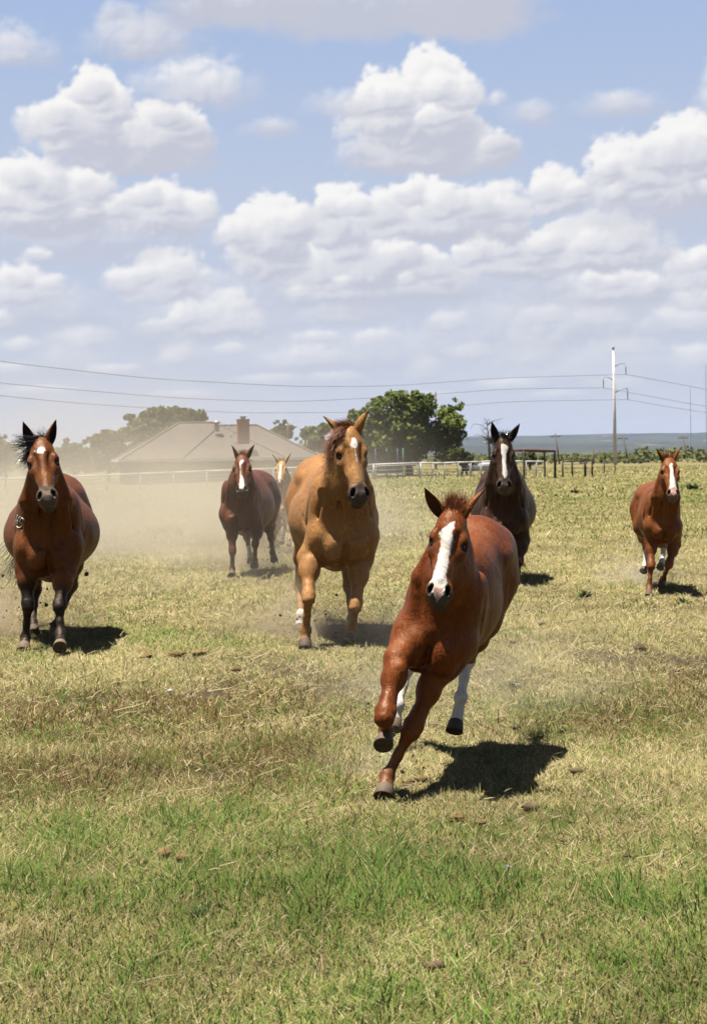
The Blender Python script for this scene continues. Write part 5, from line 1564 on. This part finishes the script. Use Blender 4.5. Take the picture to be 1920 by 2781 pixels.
# the others
tuft(hH4, 'forelock', 160, (-.05, .05), (-.02, .05), (.1, -.7, .6), .10, .007, h_auburn, 31, .5, .05, .4)
mane(hH4, 200, .05, .95, (.4, .5, .4), .2, .010, h_auburn, 32, .05, 1.3, .3); tail(hH4, h_auburn, 90, .8, (.1, -.5, -.7), .012)
tuft(hH5, 'forelock', 160, (-.06, .06), (-.03, .05), (-.1, -1, .3), .11, .008, h_cream, 41, .2, .03, .35)
mane(hH5, 160, .0, 1.0, (0, .2, 1), .1, .010, h_cream, 42, .03, .2, .3); tail(hH5, h_cream, 60, .5, (.1, -.5, -.7), .012)
tuft(hH6, 'forelock', 260, (-.05, .06), (-.03, .04), (.15, -.55, .6), .12, .0065, h_black, 51, .9, .05, .35)
tuft(hH6, 'mane', 90, (-.09, -.04), (-.02, .05), (-1, -.1, 0), .16, .0055, h_black, 52, .1, .04, .22, (-.10, -.04))
mane(hH6, 260, .05, .95, (-.5, .5, .4), .22, .009, h_black, 53, .05, 1.3, .3); tail(hH6, h_black, 90, .9, (.1, -.4, -.8), .012)
tuft(hH7, 'forelock', 260, (-.06, .05), (-.03, .06), (-.25, -.8, .4), .085, .0055, h_red, 61, .4, .03, .35)
mane(hH7, 200, .0, 1.0, (0, .2, 1), .08, .007, h_red, 62, .03, .2, .3); tail(hH7, h_red, 80, .5, (.0, -.6, -.6), .010)

# number on the bay's shoulder
from mathutils.bvhtree import BVHTree
m_brand = plain('white_brand_hair', (0.70, 0.64, 0.56), 0.8, 0.2, 0.1, 40.0)
tree_b = BVHTree.FromPolygons([Vector(v) for v in hH3['V']], [tuple(int(i) for i in q) for q in hH3['Q']])
cam_p = Vector((0, 0, HGT))
digits = [[(38.1, 1398.9), (36.5, 1406), (34, 1413), (31.9, 1420.8)],
          [(43.3, 1402.4), (40.4, 1407), (37.6, 1412.5), (34.6, 1418.5), (33.2, 1423.5), (34.2, 1427.2), (36.0, 1422.6), (38.2, 1416.5), (38.4, 1412.9)],
          [(52.1, 1412.2), (49, 1409), (46, 1405.9), (43.4, 1411.5), (41.1, 1416.4), (44.2, 1418.6), (46, 1422), (46.2, 1426.5), (44.6, 1430.9), (42.4, 1433.2), (40.0, 1433.4), (37.8, 1431.8), (36.6, 1429.2)]]
for dg in digits:
    pts = []
    for (px_, py_) in dg:
        d = Vector(W(55 + (px_ - 42) * 1.35, py_, 14.0)) - cam_p; d.normalize()
        hit, nrm, _, _ = tree_b.ray_cast(cam_p, d)
        if hit is not None: pts.append(np.array(hit) + np.array(nrm) * .0015 * (1 if nrm.dot(d) < 0 else -1))
    if len(pts) > 1:
        MB().tube([p + hH3['off'] for p in pts], .0042, 6).build("brand_digit", m_brand, hH3['root'], True)

# ------------------------------------------------------------------ clods, droppings, litter
m_clod = plain('dry_earth', (0.16, 0.115, 0.07), 0.95, 0.05, 0.35, 30.0)
m_dung = plain('old_dung', (0.21, 0.145, 0.065), 0.95, 0.05, 0.4, 45.0)
m_dark = plain('dark_earth', (0.11, 0.08, 0.055), 0.95, 0.05, 0.35, 30.0)


def on_ground(px_, py_):
    """pasture point seen at a photo pixel"""
    d = FOC * HGT / ((px_ - 960) * sr + (py_ - HOR) * cr)
    for _ in range(6):
        p = W(px_, py_, d); g = float(gz(p[0], d))
        v = (px_ - 960) * sr + (py_ - HOR) * cr
        d = FOC * (HGT - g) / v
    p = W(px_, py_, d); p[2] = float(gz(p[0], p[1])); return p


def lump_mesh(p, rx, ry, rz, seed):
    v, f = sphere(1.0, 9, 13)
    r = np.random.default_rng(seed); o = r.uniform(0, 50, 2)
    k = 1 + .75 * fbm(v[:, 0] * 1.6 + o[0] + v[:, 2], v[:, 1] * 1.6 + o[1] - v[:, 2] * .7, 4, seed % 40) * 1.4
    v = v * k[:, None] * np.array((rx, ry, rz)); v[:, 2] = np.maximum(v[:, 2], -rz * .45)
    return v + np.array((0, 0, rz * .3)), f


CL = [(1112, 2133, 22, m_dung, 'pale clod under the front hoof of the nearest foal, left of a pair'), (1145, 2128, 26, m_dung, 'larger pale clod just right of the nearest foal\'s planted hoof'),
      (1325, 2166, 15, m_dung, 'small tan clod at the tip of the nearest foal\'s shadow'), (1400, 1984, 20, m_dark, 'round dark clod above the nearest foal\'s shadow'),
      (1562, 2105, 24, m_clod, 'brown clod right of the nearest foal\'s shadow'), (1440, 2205, 34, m_clod, 'flat crumbly clod below the nearest foal\'s shadow'), (1240, 2230, 26, m_dung, 'tan dung ball among crumbs below the nearest foal'),
      (1305, 2245, 22, m_dung, 'tan dung ball beside another below the nearest foal'), (452, 2332, 34, m_dung, 'matted clump of old dung in dark grass at lower left'), (492, 2342, 26, m_dung, 'rounder dung clump touching the matted one at lower left'),
      (395, 1792, 20, m_dung, 'ochre dung clump behind and right of the bay horse'), (480, 1785, 30, m_dung, 'wide ochre dung pile right of the bay horse'), (540, 1782, 26, m_dung, 'right end of the ochre dung row near the bay horse'), (640, 1826, 22, m_dung, 'ochre lump between bay horse and sorrel horse'),
      (1180, 2640, 34, m_clod, 'knobbly brown clod in the grass at bottom centre'), (1422, 2628, 16, m_dung, 'small pale clod at the end of a straw, bottom right of centre'), (1890, 2680, 16, m_dung, 'orange-brown clod at the bottom right edge'),
      (1700, 2336, 16, m_dark, 'small dark clod in the right foreground grass'), (975, 2415, 16, m_dung, 'pale clod at the left side of the lush green patch'), (882, 2462, 18, m_dung, 'pale brown clod on the left slope of the lush patch'),
      (1395, 1752, 18, m_clod, 'dry clod right of the nearest foal\'s hip'), (1470, 1700, 13, m_clod, 'small dry clod between dark brown horse and red foal'), (1735, 1768, 24, m_dark, 'dark churned clod below the red foal'), (1530, 2295, 12, m_dark, 'tiny dark clod right of the lush green patch')]
for i, (px_, py_, w_, mt, lab) in enumerate(CL):
    p = on_ground(px_, py_); k = p[1] / FOC * w_ / 2
    v, f = lump_mesh(p, k * 1.4, k * 1.1, k * .75, 100 + i); v[:, 2] += .014
    o = mesh_obj('dirt_clod', v, f, mt, None, True, loc=tuple(p)); tag(o, lab, 'clod', 'clods and dung in the pasture')

# scraps of litter
m_foil = plain('crumpled_foil', (0.62, 0.62, 0.64), 0.25, 0.5, 0.3, 90.0, 0.6)
for i, (px_, py_, w_, mt, lab) in enumerate([(1378, 2372, 28, m_foil, 'crumpled shiny scrap lying in the grass right of the lush patch'), (462, 1885, 18, m_white, 'small white scrap lying between weeds right of the bay horse')]):
    p = on_ground(px_, py_); k = p[1] / FOC * w_ / 2
    r = np.random.default_rng(i); v, f = sphere(1.0, 5, 7); v = v * r.uniform(.5, 1.3, (len(v), 1)) * np.array((k, k * .7, k * .6))
    o = mesh_obj('litter_scrap', v + np.array((0, 0, .02)), f, mt, None, False, loc=tuple(p)); tag(o, lab, 'litter')

# rosette weeds that stand out
m_weed = leaf_mat('weed_leaves', (.035, .055, .022), (.055, .085, .034), (.09, .115, .05))
WD = [(1530, 1995, 62, 'blue-green rosette weed right of the nearest foal\'s shadow', 0), (115, 1770, 60, 'leafy weed between the front hooves of the bay horse', 0), (1590, 1622, 70, 'bright green grass tuft left of the red foal', 1), (1250, 1895, 60, 'green weed tuft behind the nearest foal\'s hind hoof', 1),
      (1395, 1870, 70, 'green weed tuft right of the nearest foal\'s white hind leg', 1), (1855, 1640, 70, 'green tuft at the right edge below the red foal', 1), (540, 2490, 90, 'dark twiggy weed in the left foreground', 0), (1420, 1540, 40, 'small tuft below the dark brown horse', 1), (1560, 1340, 40, 'weed clump in the far field between dark brown horse and red foal', 0), (1880, 1330, 60, 'green weed clump in the far field at the right edge', 0)]
for i, (px_, py_, w_, lab, kind_) in enumerate(WD):
    p = on_ground(px_, py_); k = p[1] / FOC * w_ / 2; r = np.random.default_rng(200 + i)
    n = 90; a = r.uniform(0, 2 * math.pi, n); el_ = r.uniform(.15, 1.3, n); Ln = k * r.uniform(.5, 1.15, n) * (1.0 if kind_ == 0 else 1.1)
    d = np.stack([np.cos(a) * np.cos(el_), np.sin(a) * np.cos(el_), np.sin(el_) * .8], 1)
    sd = np.stack([-np.sin(a), np.cos(a), np.zeros(n)], 1) * (k * (.13 if kind_ == 0 else .05))
    b0 = r.normal(0, k * .12, (n, 3)) * np.array((1, 1, 0))
    V = np.stack([b0 - sd * .3, b0 + sd * .3, b0 + d * Ln[:, None] * .55 + sd, b0 + d * Ln[:, None] * .55 - sd, b0 + d * Ln[:, None] - np.array((0, 0, 1)) * (Ln * .15)[:, None]], 1).reshape(-1, 3)
    b = np.arange(n)[:, None] * 5
    F_ = (b[:, :, None] + np.array([[0, 1, 2], [0, 2, 3], [3, 2, 4]])[None]).reshape(-1, 3)
    root = thing('weed_plant', tuple(p), lab, 'weed', 'weeds standing out of the grass')
    mesh_obj('leaves', V, F_, m_weed, root, False, {'shade': np.repeat(r.uniform(0, 1, n), 5)})

# flung dirt behind the hooves
r = np.random.default_rng(71)
cv, cf, o_ = [], [], 0
for (px_, py_, d_, sx, sy, n) in ((60, 1680, 14.6, 60, 70, 60), (870, 1690, 14.4, 60, 60, 60), (745, 1520, 22.5, 40, 40, 40), (1090, 2060, 8.4, 60, 60, 22), (1765, 1560, 19.0, 30, 30, 12), (236, 1560, 13.9, 1, 1, 1)):
    for i in range(n):
        k = (.022 if n == 1 else r.lognormal(-5.1, .45)); p = W(px_ + r.normal(0, sx), py_ + r.normal(0, sy), d_ + r.normal(0, .2))
        if p[2] < .03: p[2] = .03
        v, f = sphere(1.0, 3, 5); v = v * r.uniform(.6, 1.3, (len(v), 1)) * k + p
        cv.append(v); cf += [tuple(q + o_ for q in ff) for ff in f]; o_ += len(v)
tag(mesh_obj('flung_dirt', np.concatenate(cv), cf, m_dark, None, False), 'specks of dirt thrown up behind the hooves', 'dirt', kind='stuff')

# ------------------------------------------------------------------ dust in the air
def dust_material(name, center, radii, dens, fall, nscale, colr=(0.82, 0.75, 0.62), lo=.35, hi=.75, aniso=.2):
    m, t, out = new_mat(name)
    g = t.node('ShaderNodeNewGeometry').outputs['Position']
    q = t.vm('MULTIPLY', t.vm('SUBTRACT', g, tuple(center)), tuple(1.0 / np.array(radii)))
    sh = t.ramp(t.vm('LENGTH', q), 0.05, 1.0, 1.0, 0.0)
    zz = t.sep(g)[2]
    ex_ = t.math('EXPONENT', t.math('MULTIPLY', t.math('MAXIMUM', zz, 0.0), -1.0 / fall))
    n = t.noise(t.vm('MULTIPLY', g, (1.0, .6, 1.3)), nscale, 3.0, 0.55)
    dn = t.math('MULTIPLY', t.math('MULTIPLY', sh, ex_), t.ramp(n, lo, hi, 0.15, 1.6))
    p = t.node('ShaderNodeVolumePrincipled')
    p.inputs['Color'].default_value = tuple(q * .62 for q in colr) + (1,); p.inputs['Anisotropy'].default_value = aniso
    t.put(p.inputs['Density'], t.math('MULTIPLY', dn, dens))
    t.link(p.outputs[0], out.inputs['Volume'])
    return m


def dust(name, label, center, radii, dens, fall, nscale, **kw):
    v, f = sphere(1.0, 12, 20)
    v = v * np.array(radii); v[:, 2] = np.maximum(v[:, 2] + center[2], -1.2) - center[2]
    o = mesh_obj(name, v, f, dust_material(name, center, radii, dens, fall, nscale, **kw), None, True, loc=tuple(center))
    tag(o, label, 'dust', kind='stuff')


dust('dust_cloud', 'pale dust hanging over the field behind the bay horse', (-4.0, 29.0, .6), (6.8, 14.5, 3.5), .26, 1.6, .34, lo=.38, hi=.68)
dust('dust_cloud', 'dust kicked up round the legs of the dark chestnut horse', W(715, 1515, 23.2), (1.6, 1.5, .95), 1.5, .7, 1.7, lo=.46, hi=.66, colr=(.62, .52, .38))
dust('dust_cloud', 'dust kicked up round the legs of the sorrel horse', W(860, 1700, 14.7), (1.25, 1.2, .70), 1.6, .42, 2.4, lo=.46, hi=.66, colr=(.66, .55, .40))
dust('dust_cloud', 'dust kicked up behind the bay horse', W(25, 1690, 15.2), (1.05, 1.2, .75), 1.6, .5, 2.4, lo=.46, hi=.66, colr=(.62, .50, .36))
dust('dust_cloud', 'thin dust behind the nearest foal', W(1250, 1800, 10.6), (1.4, 1.7, .7), .42, .35, 2.0, lo=.46, hi=.66)
dust('dust_cloud', 'small puff of dust at the hooves of the red foal', W(1745, 1560, 19.6), (.8, .8, .5), 1.2, .4, 2.6, lo=.44, hi=.64)
dust('dust_cloud', 'small puff of dust left of the planted hoof of the nearest foal', W(1010, 2090, 8.3), (.36, .4, .26), 1.0, .2, 5.0, lo=.44, hi=.64)

# ------------------------------------------------------------------ summer haze over the whole land
hzm, t, out = new_mat('summer_haze')
pv = t.node('ShaderNodeVolumePrincipled'); pv.inputs['Color'].default_value = (0.34, 0.41, 0.58, 1); pv.inputs['Density'].default_value = 0.00006; pv.inputs['Anisotropy'].default_value = 0.0
t.link(pv.outputs[0], out.inputs['Volume'])
x0, x1, y0, y1, z0, z1 = -9300.0, 9300.0, -900.0, 9900.0, -9.0, 160.0
haze = mesh_obj('haze', [(x, y, z) for x in (x0, x1) for y in (y0, y1) for z in (z0, z1)], [(0, 1, 3, 2), (4, 6, 7, 5), (0, 4, 5, 1), (2, 3, 7, 6), (0, 2, 6, 4), (1, 5, 7, 3)], hzm, None, False)
tag(haze, 'thin bluish summer haze in the air', 'haze', kind='stuff')
